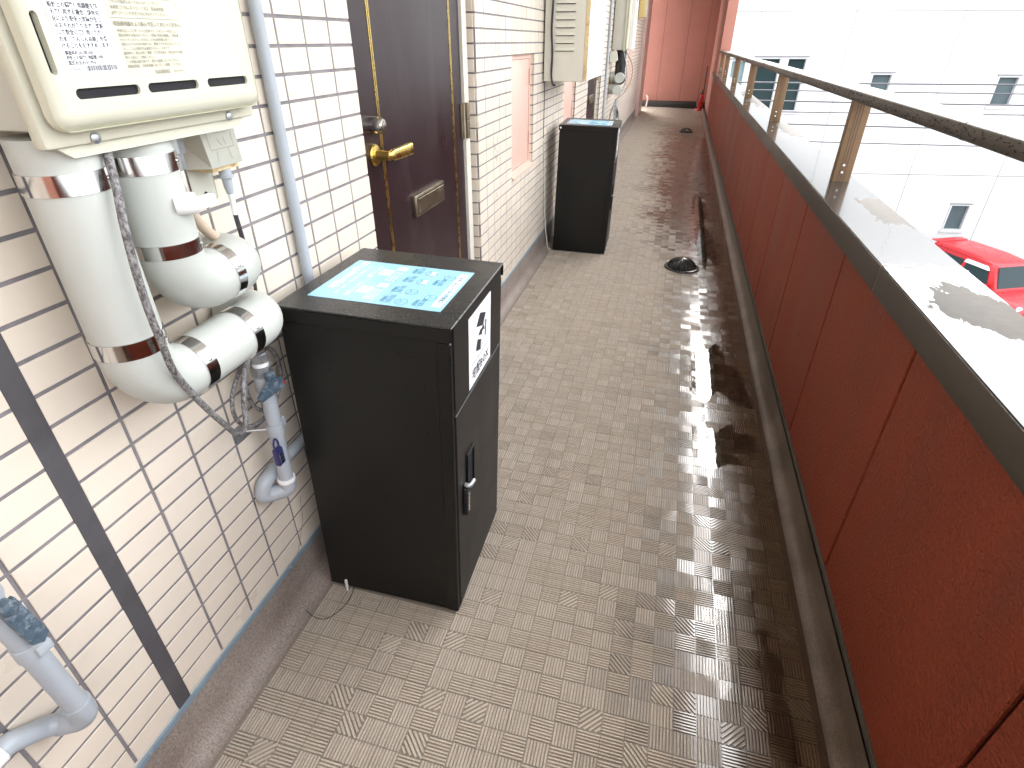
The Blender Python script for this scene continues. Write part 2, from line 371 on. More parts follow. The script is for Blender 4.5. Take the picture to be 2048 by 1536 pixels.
# ------------------------------------------------------------------ mesh builder
class MB:
    def __init__(s): s.v = []; s.f = []

    def add(s, vs, fs):
        k = len(s.v); s.v += [Vector(p) for p in vs]; s.f += [[i + k for i in f] for f in fs]; return s

    def box(s, x0, x1, y0, y1, z0, z1):
        return s.add([(x, y, z) for z in (z0, z1) for y in (y0, y1) for x in (x0, x1)],
                     [(0, 2, 3, 1), (4, 5, 7, 6), (0, 1, 5, 4), (2, 6, 7, 3), (0, 4, 6, 2), (1, 3, 7, 5)])

    def rbox(s, x0, x1, y0, y1, z0, z1, r=0.005, seg=2):
        bm = bmesh.new(); bmesh.ops.create_cube(bm, size=1)
        for v in bm.verts:
            v.co = Vector(((x0 + x1) / 2 + v.co.x * (x1 - x0), (y0 + y1) / 2 + v.co.y * (y1 - y0), (z0 + z1) / 2 + v.co.z * (z1 - z0)))
        bmesh.ops.bevel(bm, geom=bm.edges[:], offset=r, segments=seg, profile=0.5, affect='EDGES')
        s.bm(bm); return s

    def bm(s, bm):
        bm.verts.index_update()
        s.add([v.co.copy() for v in bm.verts], [[v.index for v in f.verts] for f in bm.faces]); bm.free(); return s

    def tube(s, pts, r, seg=12, cap=True, rs=None):
        pts = [Vector(p) for p in pts]; n = len(pts)
        ts = []
        for i in range(n):
            a = pts[max(i - 1, 0)]; b = pts[min(i + 1, n - 1)]; ts.append((b - a).normalized())
        up = Vector((0, 0, 1)) if abs(ts[0].z) < 0.9 else Vector((1, 0, 0))
        nrm = (up - ts[0] * up.dot(ts[0])).normalized(); vs = []; fs = []
        for i in range(n):
            nrm = (nrm - ts[i] * nrm.dot(ts[i])).normalized(); bn = ts[i].cross(nrm)
            rr = rs[i] if rs else r
            for k in range(seg):
                a = 2 * math.pi * k / seg; vs.append(pts[i] + (nrm * math.cos(a) + bn * math.sin(a)) * rr)
        for i in range(n - 1):
            for k in range(seg):
                k2 = (k + 1) % seg; fs.append((i * seg + k, i * seg + k2, (i + 1) * seg + k2, (i + 1) * seg + k))
        if cap: fs += [tuple(range(seg))[::-1], tuple((n - 1) * seg + k for k in range(seg))]
        return s.add(vs, fs)

    def lathe(s, prof, o, axis=(0, 0, 1), seg=24, caps=True):
        """prof: (radius, height) pairs along axis from o"""
        ax = Vector(axis).normalized(); u = ax.orthogonal().normalized(); w_ = ax.cross(u); o = Vector(o)
        vs = []; fs = []
        for r, h in prof:
            for k in range(seg):
                a = 2 * math.pi * k / seg; vs.append(o + ax * h + (u * math.cos(a) + w_ * math.sin(a)) * r)
        for i in range(len(prof) - 1):
            for k in range(seg):
                k2 = (k + 1) % seg; fs.append((i * seg + k, i * seg + k2, (i + 1) * seg + k2, (i + 1) * seg + k))
        if caps: fs += [tuple(range(seg))[::-1], tuple((len(prof) - 1) * seg + k for k in range(seg))]
        return s.add(vs, fs)

    def prism(s, poly, d):
        """closed polygon of 3-D points extruded by the vector d"""
        p = [Vector(q) for q in poly]; d = Vector(d); n = len(p)
        return s.add(p + [q + d for q in p], [tuple(range(n))[::-1], tuple(range(n, 2 * n))] + [(i, (i + 1) % n, n + (i + 1) % n, n + i) for i in range(n)])

    def build(s, name, material, parent=None, smooth=True, angle=35):
        me = bpy.data.meshes.new(name)
        o0 = parent.get('_org', (0, 0, 0)) if parent is not None else (0, 0, 0)
        o0 = Vector(o0)
        me.from_pydata([tuple(v - o0) for v in s.v], [], s.f)
        bm = bmesh.new(); bm.from_mesh(me); bmesh.ops.recalc_face_normals(bm, faces=bm.faces[:]); bm.to_mesh(me); bm.free()
        me.materials.append(M[material] if isinstance(material, str) else material)
        if smooth:
            me.polygons.foreach_set('use_smooth', [True] * len(me.polygons)); me.set_sharp_from_angle(angle=math.radians(angle))
        o = bpy.data.objects.new(name, me); COL.objects.link(o)
        if parent is not None: o.parent = parent; o['_org'] = tuple(o0)
        return o


def tag(o, label=None, cat=None, group=None, kind=None):
    for k, v in (('label', label), ('category', cat), ('group', group), ('kind', kind)):
        if v: o[k] = v
    return o


def thing(name, label, cat, org=(0, 0, 0), group=None):
    o = bpy.data.objects.new(name, None); COL.objects.link(o); o.location = org; o['_org'] = tuple(org); o.empty_display_size = 0.1
    return tag(o, label, cat, group)


def single(mb, name, material, label, cat, group=None, kind=None, smooth=True, org=None):
    """a thing that is one mesh; its origin goes to its base"""
    o0 = Vector(org) if org else Vector((sum(v.x for v in mb.v) / len(mb.v), sum(v.y for v in mb.v) / len(mb.v), min(v.z for v in mb.v)))
    mb.v = [v - o0 for v in mb.v]
    o = mb.build(name, material, None, smooth); o.location = o0; o['_org'] = tuple(o0)
    return tag(o, label, cat, group, kind)


def copy_tree(o, parent=None):
    c = o.copy(); COL.objects.link(c); c.parent = parent
    for ch in list(o.children): copy_tree(ch, c)
    return c


def fillet(pts, r, n=8):
    pts = [Vector(p) for p in pts]; out = [pts[0]]
    for i in range(1, len(pts) - 1):
        a = (pts[i - 1] - pts[i]); b = (pts[i + 1] - pts[i]); la, lb = a.length, b.length; a.normalize(); b.normalize()
        ang = a.angle(b); t = min(r / math.tan(ang / 2), la * 0.49, lb * 0.49); rr = t * math.tan(ang / 2)
        c = pts[i] + (a + b).normalized() * (rr / math.sin(ang / 2))
        p0 = pts[i] + a * t; p1 = pts[i] + b * t; v0 = p0 - c; v1 = p1 - c; th = v0.angle(v1)
        for k in range(n + 1):
            f = k / n; out.append(c + (v0 * math.sin((1 - f) * th) + v1 * math.sin(f * th)) / math.sin(th))
    out.append(pts[-1]); return out


def smooth_path(pts, n=8):
    """Catmull-Rom through the points"""
    p = [Vector(q) for q in pts]; p = [p[0] * 2 - p[1]] + p + [p[-1] * 2 - p[-2]]; out = []
    for i in range(1, len(p) - 2):
        for k in range(n):
            t = k / n
            out.append(0.5 * ((2 * p[i]) + (p[i + 1] - p[i - 1]) * t + (2 * p[i - 1] - 5 * p[i] + 4 * p[i + 1] - p[i + 2]) * t * t + (3 * p[i] - p[i - 1] - 3 * p[i + 1] + p[i + 2]) * t ** 3))
    out.append(p[-2]); return out


def text_to(mb, s, size, o, U, V, bold=0.0, sx=1.0):
    """flat lettering: text s of the given height, baseline start o, along U, up V"""
    cu = bpy.data.curves.new('txt', 'FONT'); cu.body = s; cu.size = size; cu.resolution_u = 1; cu.offset = bold
    ob = bpy.data.objects.new('txt', cu); COL.objects.link(ob)
    dg = bpy.context.evaluated_depsgraph_get(); ev = ob.evaluated_get(dg); me = ev.to_mesh()
    o = Vector(o); U = Vector(U); V = Vector(V)
    mb.add([o + U * v.co.x * sx + V * v.co.y for v in me.vertices], [tuple(p.vertices) for p in me.polygons])
    wd = max([v.co.x for v in me.vertices] or [0]) * sx
    ev.to_mesh_clear(); bpy.data.objects.remove(ob); bpy.data.curves.remove(cu)
    return wd


def line_to(mb, pts, wd, nrm):
    """flat thin line strip"""
    nrm = Vector(nrm)
    for a, b in zip(pts[:-1], pts[1:]):
        a = Vector(a); b = Vector(b); s = (b - a).cross(nrm).normalized() * wd / 2
        mb.add([a - s, b - s, b + s, a + s], [(0, 1, 2, 3)])


# ------------------------------------------------------------------ the setting
W = -0.755            # face of the tiled wall
YB, YE = -2.6, 12.1   # wall run
CEIL = 2.58
gm = MB().box(-60, 90, -60, 120, -6.4, -6.1); tag(gm.build('ground', 'asphalt'), kind='structure')
cl = MB().box(-0.9, 0.72, YB, 14.4, CEIL, CEIL + 0.2); tag(cl.build('ceiling', 'plaster'), kind='structure')

# floor: slab, coves, embossed squares
floor = tag(MB().box(-0.9, 0.7, YB, 14.4, -0.18, 0.0).build('floor', 'floor', smooth=False), 'brown embossed vinyl corridor floor, wet along the parapet', None, None, 'structure')
floor['_org'] = (0, 0, 0)


def cove(side):
    mb = MB(); pr = []
    for k in range(9):
        a = k / 8 * math.pi / 2
        pr.append((math.sin(a), 1 - math.cos(a)))
    if side < 0: sec = [(-0.70 - 0.042 * a, 0.002 + 0.045 * b) for a, b in pr] + [(-0.7425, 0.1225)]
    else: sec = [(0.487 + 0.036 * a, 0.002 + 0.045 * b) for a, b in pr] + [(0.5245, 0.085)]
    y0, y1 = YB, (12.1 if side < 0 else 14.2); n = 60
    vs = [(x, y0 + (y1 - y0) * j / n, z) for j in range(n + 1) for x, z in sec]; m = len(sec)
    mb.add(vs, [(j * m + i, j * m + i + 1, (j + 1) * m + i + 1, (j + 1) * m + i) for j in range(n) for i in range(m - 1)])
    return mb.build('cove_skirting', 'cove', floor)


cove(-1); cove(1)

CELL = 0.0485; PAD = 0.0467; NR = 7; RH = 0.0022


def cell_mesh(kind):
    """seven raised ribs on a square: 0 along y, 1 along x, 2 and 3 diagonal"""
    vs, fs = [], []
    h = PAD / 2
    diag = kind >= 2
    span = PAD * (1.414 if diag else 1.0); pt = span / (NR + (0.0 if not diag else 1.0)); wb, wt = pt * 0.36, pt * 0.25
    ang = {0: math.pi / 2, 1: 0, 2: math.pi / 4, 3: -math.pi / 4}[kind]
    ca, sa = math.cos(ang), math.sin(ang)
    for i in range(NR):
        d = (i - (NR - 1) / 2) * pt
        ln = h if not diag else max(0.002, h * 1.414 - abs(d) - 0.0005)
        sec = [(d - wb, 0), (d - wt, RH), (d + wt, RH), (d + wb, 0)]
        k = len(vs)
        for e in (-ln, ln):
            for q, z in sec: vs.append((e * ca - q * sa, e * sa + q * ca, z))
        for j in range(3): fs.append((k + j, k + j + 1, k + 4 + j + 1, k + 4 + j))
    return vs, fs


CELLS = [cell_mesh(k) for k in range(4)]
cell_me = []
for vs, fs in CELLS:
    me = bpy.data.meshes.new('embossed_square'); me.from_pydata(vs, [], fs); me.materials.append(M['floor_rib']); cell_me.append(me)
nx = int((0.487 + 0.70) / CELL); ny = int((14.1 - 0.30) / CELL)
cells = []
prev = {}
for j in range(ny):
    for i in range(nx):
        u = RND.random()
        k = (i + j) % 2
        if u < 0.13: k = RND.choice((2, 3))
        elif u < 0.33: k = 1 - k
        if k >= 2 and prev.get(i, 0) >= 2: k = (i + j) % 2
        prev[i] = k
        cells.append((-0.70 + (i + 0.5) * CELL + 0.008, 0.30 + (j + 0.5) * CELL, k))


def in_box(x, y):
    return (-0.71 < x < -0.34 and 0.89 < y < 1.26) or (-0.70 < x < -0.33 and 3.81 < y < 4.2)


seen = []
for c in cells:
    q = project((c[0], c[1], 0.0))
    vis = q and -10 < q[0] < 2058 and -10 < q[1] < 1546 and not in_box(c[0], c[1]) and not (c[0] < -0.35 and 1.1 < c[1] < 1.9)
    seen.append((q[2] if vis else 1e6, c))
order = sorted(range(len(cells)), key=lambda i: seen[i][0])
near = set(order[:300])
for i in order[:300]:
    x, y, k = cells[i]
    o = bpy.data.objects.new('embossed_square', cell_me[k]); COL.objects.link(o); o.parent = floor; o.location = (x, y, 0.0004); o.rotation_euler = (RND.gauss(0, 0.010), RND.gauss(0, 0.015), 0)
rest = MB(); rv = []; rf = []
for i, (x, y, k) in enumerate(cells):
    if i in near or in_box(x, y): continue
    vs, fs = CELLS[k]; b0 = len(rv)
    ta, tb = RND.gauss(0, 0.010), RND.gauss(0, 0.015)
    rv += [(a + x, b + y, c + 0.0004 + b * ta - a * tb) for a, b, c in vs]; rf += [tuple(q + b0 for q in f) for f in fs]
me = bpy.data.meshes.new('embossed_squares'); me.from_pydata(rv, [], rf); me.materials.append(M['floor_rib'])
o = bpy.data.objects.new('embossed_squares', me); COL.objects.link(o); o.parent = floor; o['kind'] = 'stuff'


# puddles lying in the relief
def puddle(cx, cy, rx, ry, seed, label, z=0.0042):
    """a level sheet of water: its edge is where the sloping, ribbed floor comes out of it"""
    rd = random.Random(seed); ph = [rd.uniform(0, 6.28) for _ in range(14)]; n = 160; vs = [(cx, cy, z)]; fs = []
    for i in range(n):
        a = 2 * math.pi * i / n
        r = 1 + sum(math.sin((k + 2) * a + ph[k]) * 0.22 / (k * 0.45 + 1) for k in range(14)) + rd.uniform(-0.03, 0.03)
        vs.append((cx + rx * math.cos(a) * r, cy + ry * math.sin(a) * r, z))
    for i in range(n): fs.append((0, 1 + i, 1 + (i + 1) % n))
    return single(MB().add(vs, fs), 'puddle', 'water', label, 'puddle', 'puddles on the corridor floor', org=(cx, cy, 0.0))


puddle(0.285, 2.34, 0.13, 0.30, 3, 'rain puddle mirroring a white stripe of daylight beside the red parapet', 0.0033)
puddle(0.290, 1.80, 0.12, 0.15, 8, 'rain puddle nearest the camera with a bright speckled reflection', 0.0028)
puddle(0.30, 4.85, 0.10, 0.85, 5, 'narrow rain puddle on the floor just beyond the nearer drain dome', 0.0032)
puddle(0.33, 0.98, 0.09, 0.20, 12, 'shallow puddle with ribs showing through at the foot of the parapet in the foreground', 0.0018)

# ------------------------------------------------------------------ tiled wall with doors, hatches
RZ0, RP, CP, JT = 0.146, 0.0487, 0.0984, 0.0062   # row start, row pitch, column pitch, joint
DOORS = [(1.447, 2.41), (5.53, 6.42)]
HATCH = [(2.945, 3.42), (4.375, 4.87)]
HZ0, HZ1 = RZ0 + RP * 10 - JT / 2, RZ0 + RP * 21 - JT / 2
DZ1 = 2.0
wall = thing('tiled_wall', 'long cream tiled wall with grey joints on the left of the corridor', 'wall', (W, 4.5, 0))
bed = MB()
T0, T1 = W - 0.16, W - 0.0018


def bedbox(y0, y1, z0, z1, x1=T1): bed.box(T0, x1, y0, y1, z0, z1)


segs = []
ops = sorted([(a, b, 'd') for a, b in DOORS] + [(a, b, 'h') for a, b in HATCH])
yc = YB
for a, b, t in ops:
    bedbox(yc, a, 0, CEIL)
    if t == 'd': bedbox(a + 0.0005, b - 0.0005, DZ1, CEIL)
    else:
        bedbox(a + 0.0005, b - 0.0005, 0, HZ0); bedbox(a + 0.0005, b - 0.0005, HZ1, CEIL)
    yc = b
bedbox(yc, YE, 0, CEIL)
bed.build('grout_bed', 'grout', wall, smooth=False)

# tile columns: restart at the sealant stripe and at each opening edge, as on site
cols = []
y = 0.436
while y > YB + 0.1: cols.append((y - CP + JT / 2, y - JT / 2 if y < 0.43 else y)); y -= CP
cols.append((0.467, 0.562 - JT / 2)); y = 0.562
while y + CP < DOORS[0][0]: cols.append((y + JT / 2, y + CP - JT / 2)); y += CP
if DOORS[0][0] - y > 0.02: cols.append((y + JT / 2, DOORS[0][0]))
y = DOORS[0][0] + 0.0
k = 0
while y < DOORS[0][1] - 0.01: cols.append((y + JT / 2, min(y + CP, DOORS[0][1]) - JT / 2)); y += CP
y = DOORS[0][1]
for a, b in [HATCH[0], HATCH[1], DOORS[1]]:
    nn = max(1, round((a - y) / 0.1)); p = (a - y) / nn
    for k in range(nn): cols.append((y + p * k + (JT / 2 if k else 0), y + p * (k + 1) - (JT / 2 if k < nn - 1 else 0)))
    nn = max(1, round((b - a) / 0.1)); p = (b - a) / nn
    for k in range(nn): cols.append((a + p * k + JT / 2, a + p * (k + 1) - JT / 2))
    y = b
nn = round((YE - y) / 0.1); p = (YE - y) / nn
for k in range(nn): cols.append((y + p * k + (JT / 2 if k else 0), y + p * (k + 1) - JT / 2))
rows = [(RZ0 + RP * k, RZ0 + RP * (k + 1) - JT) for k in range(int((CEIL - RZ0) / RP))]


def blocked(y0, y1, z0, z1):
    yc, zc = (y0 + y1) / 2, (z0 + z1) / 2
    for a, b in DOORS:
        if a < yc < b and zc < DZ1: return True
    for a, b in HATCH:
        if a < yc < b and HZ0 - 0.001 < zc < HZ1: return True
    return False


def tile_verts(w_, h_, t=0.0075, c=0.0006):
    a, b = w_ / 2, h_ / 2
    vs = [(-t, -a, -b), (-t, a, -b), (-t, a, b), (-t, -a, b), (-c, -a, -b), (-c, a, -b), (-c, a, b), (-c, -a, b),
          (0, -a + c, -b + c), (0, a - c, -b + c), (0, a - c, b - c), (0, -a + c, b - c)]
    fs = [(8, 9, 10, 11)] + [(i, (i + 1) % 4, 4 + (i + 1) % 4, 4 + i) for i in range(4)] + [(4 + i, 4 + (i + 1) % 4, 8 + (i + 1) % 4, 8 + i) for i in range(4)]
    return vs, fs


tiles = []
for y0, y1 in cols:
    for z0, z1 in rows:
        if blocked(y0, y1, z0, z1): continue
        tiles.append((y0, y1, z0, z1, RND.uniform(-0.0005, 0.0005)))
sc_ = []
for i, (y0, y1, z0, z1, dx) in enumerate(tiles):
    q = project((W, (y0 + y1) / 2, (z0 + z1) / 2))
    hid = (0.49 < y0 < 1.1 and z0 > 1.14) or (0.92 < (y0 + y1) / 2 < 1.75 and z0 < 0.6 and y0 > 0.95)
    ok = q and 0 < q[0] < 2048 and 0 < q[1] < 1536 and not hid
    sc_.append((q[2] / max(0.02, y1 - y0) if ok else 1e6, i))
sc_.sort()
near = set(i for _, i in sc_[:300])
shared = {}
rv, rf = [], []
for i, (y0, y1, z0, z1, dx) in enumerate(tiles):
    key = (round(y1 - y0, 4), round(z1 - z0, 4))
    if i in near:
        if key not in shared:
            vs, fs = tile_verts(y1 - y0, z1 - z0); me = bpy.data.meshes.new('tile'); me.from_pydata(vs, [], fs); me.materials.append(M['tile']); shared[key] = me
        o = bpy.data.objects.new('tile', shared[key]); COL.objects.link(o); o.parent = wall
        o.location = (dx, (y0 + y1) / 2 - 4.5, (z0 + z1) / 2); o.rotation_euler = (0, RND.uniform(-1, 1) * 0.006, RND.uniform(-1, 1) * 0.005)
    else:
        vs, fs = tile_verts(y1 - y0, z1 - z0); b0 = len(rv); cy, cz = (y0 + y1) / 2, (z0 + z1) / 2
        ta, tb = RND.uniform(-0.006, 0.006), RND.uniform(-0.005, 0.005)
        rv += [(a + dx + b * tb + c * ta, b + cy - 4.5, c + cz) for a, b, c in vs]; rf += [tuple(q + b0 for q in f) for f in fs]
me = bpy.data.meshes.new('tiles'); me.from_pydata(rv, [], rf); me.materials.append(M['tile'])
o = bpy.data.objects.new('tiles', me); COL.objects.link(o); o.parent = wall; o['kind'] = 'stuff'
# return tiles on the far jambs of the openings
for (a, b), z1, z0 in [(d, DZ1, 0.12) for d in DOORS] + [(h, HZ1, HZ0) for h in HATCH]:
    mb = MB()
    for r0, r1 in rows:
        zc = (r0 + r1) / 2
        if z0 < zc < z1: mb.box(W - (0.052 if z1 == DZ1 else 0.0195), W - 0.009, b - 0.0075, b + 0.0005, r0, r1)
    mb.build('return_tiles', 'tile', wall)['kind'] = 'stuff'
MB().box(W - 0.0016, W - 0.0002, 0.4364, 0.4666, 0.138, CEIL).build('sealant_joint', 'sealant', wall, smooth=False)
ts = MB()
for a, b in [(YB, DOORS[0][0]), (DOORS[0][1], DOORS[1][0]), (DOORS[1][1], YE)]: ts.box(W - 0.005, W + 0.004, a, b, 0.1255, 0.1385)
ts.build('trim_strip', 'trim_blue', wall, smooth=False)
ts = MB()
for a, b in [(YB, DOORS[0][0]), (DOORS[0][1], DOORS[1][0]), (DOORS[1][1], YE)]: ts.box(W - 0.0016, W - 0.0003, a, b, 0.1388, 0.1452)
ts.build('sealant_line', 'frame', wall, smooth=False)
for yy in (0.36, 0.80, 2.62): MB().lathe([(0.0045, 0), (0.004, 0.002), (0.001, 0.003)], (W + 0.004, yy, 0.132), (1, 0, 0), 10).build('screw', 'zinc', wall)
# hatches
for (a, b), lab in zip(HATCH, ('pink steel pipe hatch between the front door and the meter cabinet', 'pink steel pipe hatch half hidden behind the meter cabinet')):
    h = thing('pipe_hatch', lab, 'hatch', (W - 0.05, (a + b) / 2, HZ0), 'hatches in the tiled wall')
    fm = MB(); xf = W - 0.020
    fm.box(xf - 0.03, xf, a + 0.001, a + 0.02, HZ0 + 0.001, HZ1 - 0.001); fm.box(xf - 0.03, xf, b - 0.029, b - 0.009, HZ0 + 0.001, HZ1 - 0.001)
    fm.box(xf - 0.03, xf, a + 0.0205, b - 0.0295, HZ1 - 0.02, HZ1 - 0.001); fm.box(xf - 0.03, xf, a + 0.0205, b - 0.0295, HZ0 + 0.001, HZ0 + 0.016)
    fm.build('frame', 'hatch', h)
    MB().rbox(xf - 0.028, xf - 0.004, a + 0.022, b - 0.031, HZ0 + 0.018, HZ1 - 0.022, 0.003).build('panel', 'hatch', h)
    for z in (HZ0 + 0.10, HZ1 - 0.14):
        MB().tube([(xf + 0.002, b - 0.03, z), (xf + 0.002, b - 0.03, z + 0.07)], 0.005, 10).build('hinge', 'hatch', h)
    MB().prism([(W - 0.019, a + 0.001, HZ0 - 0.001), (W + 0.010, a + 0.001, HZ0 - 0.012), (W + 0.010, a + 0.001, HZ0 - 0.005), (W - 0.019, a + 0.001, HZ0 + 0.006)], (0, b - a - 0.01, 0)).build('sill', 'hatch', h)
MB().box(-0.93, -0.90, 0, 14, 0, CEIL)


# front doors
def front_door(a, b, label):
    d = thing('front_door', label, 'door', (W - 0.035, (a + b) / 2, 0.0), 'front doors along the tiled wall')
    xf = W - 0.034; le = b - 0.09
    MB().rbox(xf - 0.04, xf, a - 0.02, le, 0.012, DZ1 - 0.02, 0.002, 1).build('leaf', 'door', d)
    fm = MB(); fm.box(xf - 0.09, xf + 0.010, le + 0.004, b - 0.036, 0.002, DZ1 - 0.001); fm.build('door_frame', 'frame', d, smooth=False)
    MB().box(xf - 0.09, xf - 0.02, b - 0.0355, b - 0.008, 0.002, DZ1 - 0.001).build('frame_gap', 'hollow', d, smooth=False)
    MB().box(xf - 0.09, xf + 0.006, a + 0.001, b - 0.0085, 0.0015, 0.011).build('threshold', 'nickel', d, smooth=False)
    for yy in (a + 0.165, le - 0.105):
        st = MB(); st.box(xf - 0.002, xf + 0.0015, yy - 0.008, yy - 0.0015, 0.05, DZ1 - 0.06); st.box(xf - 0.002, xf + 0.0015, yy + 0.0015, yy + 0.008, 0.05, DZ1 - 0.06)
        s_ = st.build('brass_strip', 'brass', d, smooth=False)
        MB().box(xf - 0.002, xf + 0.0006, yy - 0.0015, yy + 0.0015, 0.05, DZ1 - 0.06).build('groove', 'hollow', s_, smooth=False)
    yh = a + 0.108
    MB().lathe([(0.022, 0), (0.0225, 0.008), (0.0195, 0.030), (0.017, 0.034), (0.012, 0.0345)], (xf, yh + 0.012, 1.026), (1, 0, 0), 28).build('lock_cylinder', 'nickel', d)
    MB().lathe([(0.0115, 0.0346), (0.0105, 0.038), (0.004, 0.0385)], (xf, yh + 0.012, 1.026), (1, 0, 0), 20).build('keyhole', 'nickel', d)
    hd = MB().lathe([(0.029, 0), (0.029, 0.006), (0.026, 0.010), (0.014, 0.012), (0.0125, 0.030), (0.0125, 0.05)], (xf, yh, 0.952), (1, 0, 0), 28).build('handle', 'brass', d)
    pth = fillet([(xf + 0.022, yh, 0.952), (xf + 0.052, yh, 0.952), (xf + 0.054, yh + 0.135, 0.952)], 0.014, 6)
    bmx = MB(); n = len(pth)
    prev_n = 14
    for i, p in enumerate(pth):
        f = i / (n - 1); t = (pth[min(i + 1, n - 1)] - pth[max(i - 1, 0)]).normalized(); side = Vector((0, 0, 1)).cross(t).normalized()
        ww = 0.0075 + 0.0005 * f; hh = 0.0095 + (0.0075 * max(0, (f - 0.5) * 2))
        for k in range(prev_n):
            an = 2 * math.pi * k / prev_n; c, s_ = math.cos(an), math.sin(an)
            c = math.copysign(abs(c) ** 0.6, c); s_ = math.copysign(abs(s_) ** 0.6, s_)
            bmx.v.append(p + side * ww * c + Vector((0, 0, 1)) * hh * s_)
    for i in range(n - 1):
        for k in range(prev_n): bmx.f.append([i * prev_n + k, i * prev_n + (k + 1) % prev_n, (i + 1) * prev_n + (k + 1) % prev_n, (i + 1) * prev_n + k])
    bmx.f.append([(n - 1) * prev_n + k for k in range(prev_n)])
    bmx.build('lever', 'brass', hd)
    s0, s1, z0, z1 = a + 0.335, a + 0.60, 0.722, 0.792
    sl_ = MB().rbox(xf - 0.003, xf + 0.014, s0, s1, z0, z1, 0.004).build('letter_slot', 'bronze', d)
    fl = MB(); fl.rbox(xf + 0.0145, xf + 0.0175, s0 + 0.016, s1 - 0.016, z0 + 0.012, z1 - 0.012, 0.0012, 1); fl.build('flap', 'bronze', sl_)
    gr = MB(); e = 0.003
    for (p, q, r_, t) in ((s0 + 0.013, s1 - 0.013, z0 + 0.009, z0 + 0.0117), (s0 + 0.013, s1 - 0.013, z1 - 0.0117, z1 - 0.009), (s0 + 0.0127, s0 + 0.0157, z0 + 0.009, z1 - 0.009), (s1 - 0.0157, s1 - 0.0127, z0 + 0.009, z1 - 0.009)):
        gr.box(xf + 0.0135, xf + 0.0143, p, q, r_, t)
    gr.build('flap_gap', 'hollow', sl_, smooth=False)
    for z in (0.895,):
        hg = MB().tube([(xf + 0.016, le + 0.012, z), (xf + 0.016, le + 0.012, z + 0.062)], 0.009, 14); hg.tube([(xf + 0.016, le + 0.012, z + 0.0635), (xf + 0.016, le + 0.012, z + 0.126)], 0.009, 14)
        hg.box(xf + 0.001, xf + 0.006, le - 0.03, le + 0.012, z, z + 0.125)
        hg.build('hinge', 'bronze', d)
    MB().lathe([(0.009, 0), (0.009, 0.004), (0.006, 0.006), (0.003, 0.004)], (xf, (a + le) / 2 + 0.02, 1.352), (1, 0, 0), 18).build('peephole', 'bronze', d)
    return d


front_door(*DOORS[0], 'dark maroon front door with brass lever and letter slot behind the nearer black box')
front_door(*DOORS[1], 'dark maroon front door further down the wall, past the meter cabinet')
bk = MB()
for a, b in DOORS: bk.box(W - 0.165, W - 0.162, a - 0.05, b + 0.05, 0, DZ1 + 0.05)
for a, b in HATCH: bk.box(W - 0.165, W - 0.162, a - 0.05, b + 0.05, HZ0 - 0.05, HZ1 + 0.05)
bk.build('backing_board', 'hollow', wall, smooth=False)
tag(MB().box(-0.9, 0.72, YB - 0.15, YB, 0.0, CEIL).build('sun_block_wall', 'salmon', smooth=False), kind='structure')  # unseen wall added behind the camera to keep the sun out


# ------------------------------------------------------------------ parapet and handrail
PX = 0.53
par = thing('parapet_wall', 'brick red panelled parapet with a wet bronze coping on the right', 'wall', (PX, 4.5, 0))
MB().box(PX + 0.010, PX + 0.12, YB, 11.42, -0.1, 0.79).build('core', 'red_joint', par, smooth=False)
MB().box(PX + 0.1205, PX + 0.135, YB, 11.42, -0.3, 0.785).build('outer_face', 'salmon', par, smooth=False)
js = [1.188 + 0.6075 * k for k in range(-6, 18)]
js = [j for j in js if YB < j < 11.4]
ed = [YB] + js + [11.42]
for a, b in zip(ed[:-1], ed[1:]):
    MB().rbox(PX, PX + 0.0098, a + 0.0045, b - 0.0045, 0.103, 0.765, 0.0025, 1).build('panel', 'red_panel', par)
cs = 0.505
caps = [(YB, 1.4435), (1.4465, 5.6), (5.603, 9.7), (9.703, 11.42)]
for a, b in caps:
    c_ = MB().rbox(cs, 0.682, a, b, 0.747, 0.8095, 0.004, 2).build('coping', 'cap_side', par)
    t = MB(); n = max(2, int((b - a) / 0.1)); t.box(cs + 0.003, 0.6785, a + 0.002, b - 0.002, 0.8085, 0.8115)
    t.build('coping_top', 'cap_top', c_, smooth=False)
MB().box(cs + 0.002, 0.68, 1.4436, 1.4464, 0.750, 0.8122).build('coping_seam', 'frame', par, smooth=False)
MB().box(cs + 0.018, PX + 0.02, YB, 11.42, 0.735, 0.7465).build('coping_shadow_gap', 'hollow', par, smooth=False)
st = MB().box(PX - 0.0035, PX + 0.008, YB, 11.42, 0.0865, 0.1025); st.build('trim_strip', 'strip_dark', par, smooth=False)

rail = thing('handrail', 'dark brown handrail on slim posts above the wet coping', 'handrail', (0.6, 4.5, 0.81))
sec = []
for k in range(20):
    a = 2 * math.pi * k / 20; c, s_ = math.cos(a), math.sin(a)
    sec.append((0.604 + 0.050 * math.copysign(abs(c) ** 0.3, c), 1.0965 + 0.0175 * math.copysign(abs(s_) ** 0.35, s_)))
for a, b in ((YB, 1.425), (1.433, 5.0), (5.006, 11.4)):
    MB().add([(x, y, z) for y in (a, b) for x, z in sec], [(k, (k + 1) % 20, 20 + (k + 1) % 20, 20 + k) for k in range(20)] + [tuple(range(20))[::-1], tuple(range(20, 40))]).build('top_rail', 'cap_side', rail)
for yy in (1.429, 5.003):
    MB().add([(0.604 + (x - 0.604) * 1.01, y, 1.0965 + (z - 1.0965) * 1.03) for y in (yy - 0.0055, yy + 0.0055) for x, z in sec], [(k, (k + 1) % 20, 20 + (k + 1) % 20, 20 + k) for k in range(20)] + [tuple(range(20))[::-1], tuple(range(20, 40))]).build('rail_joint', 'sealant', rail)
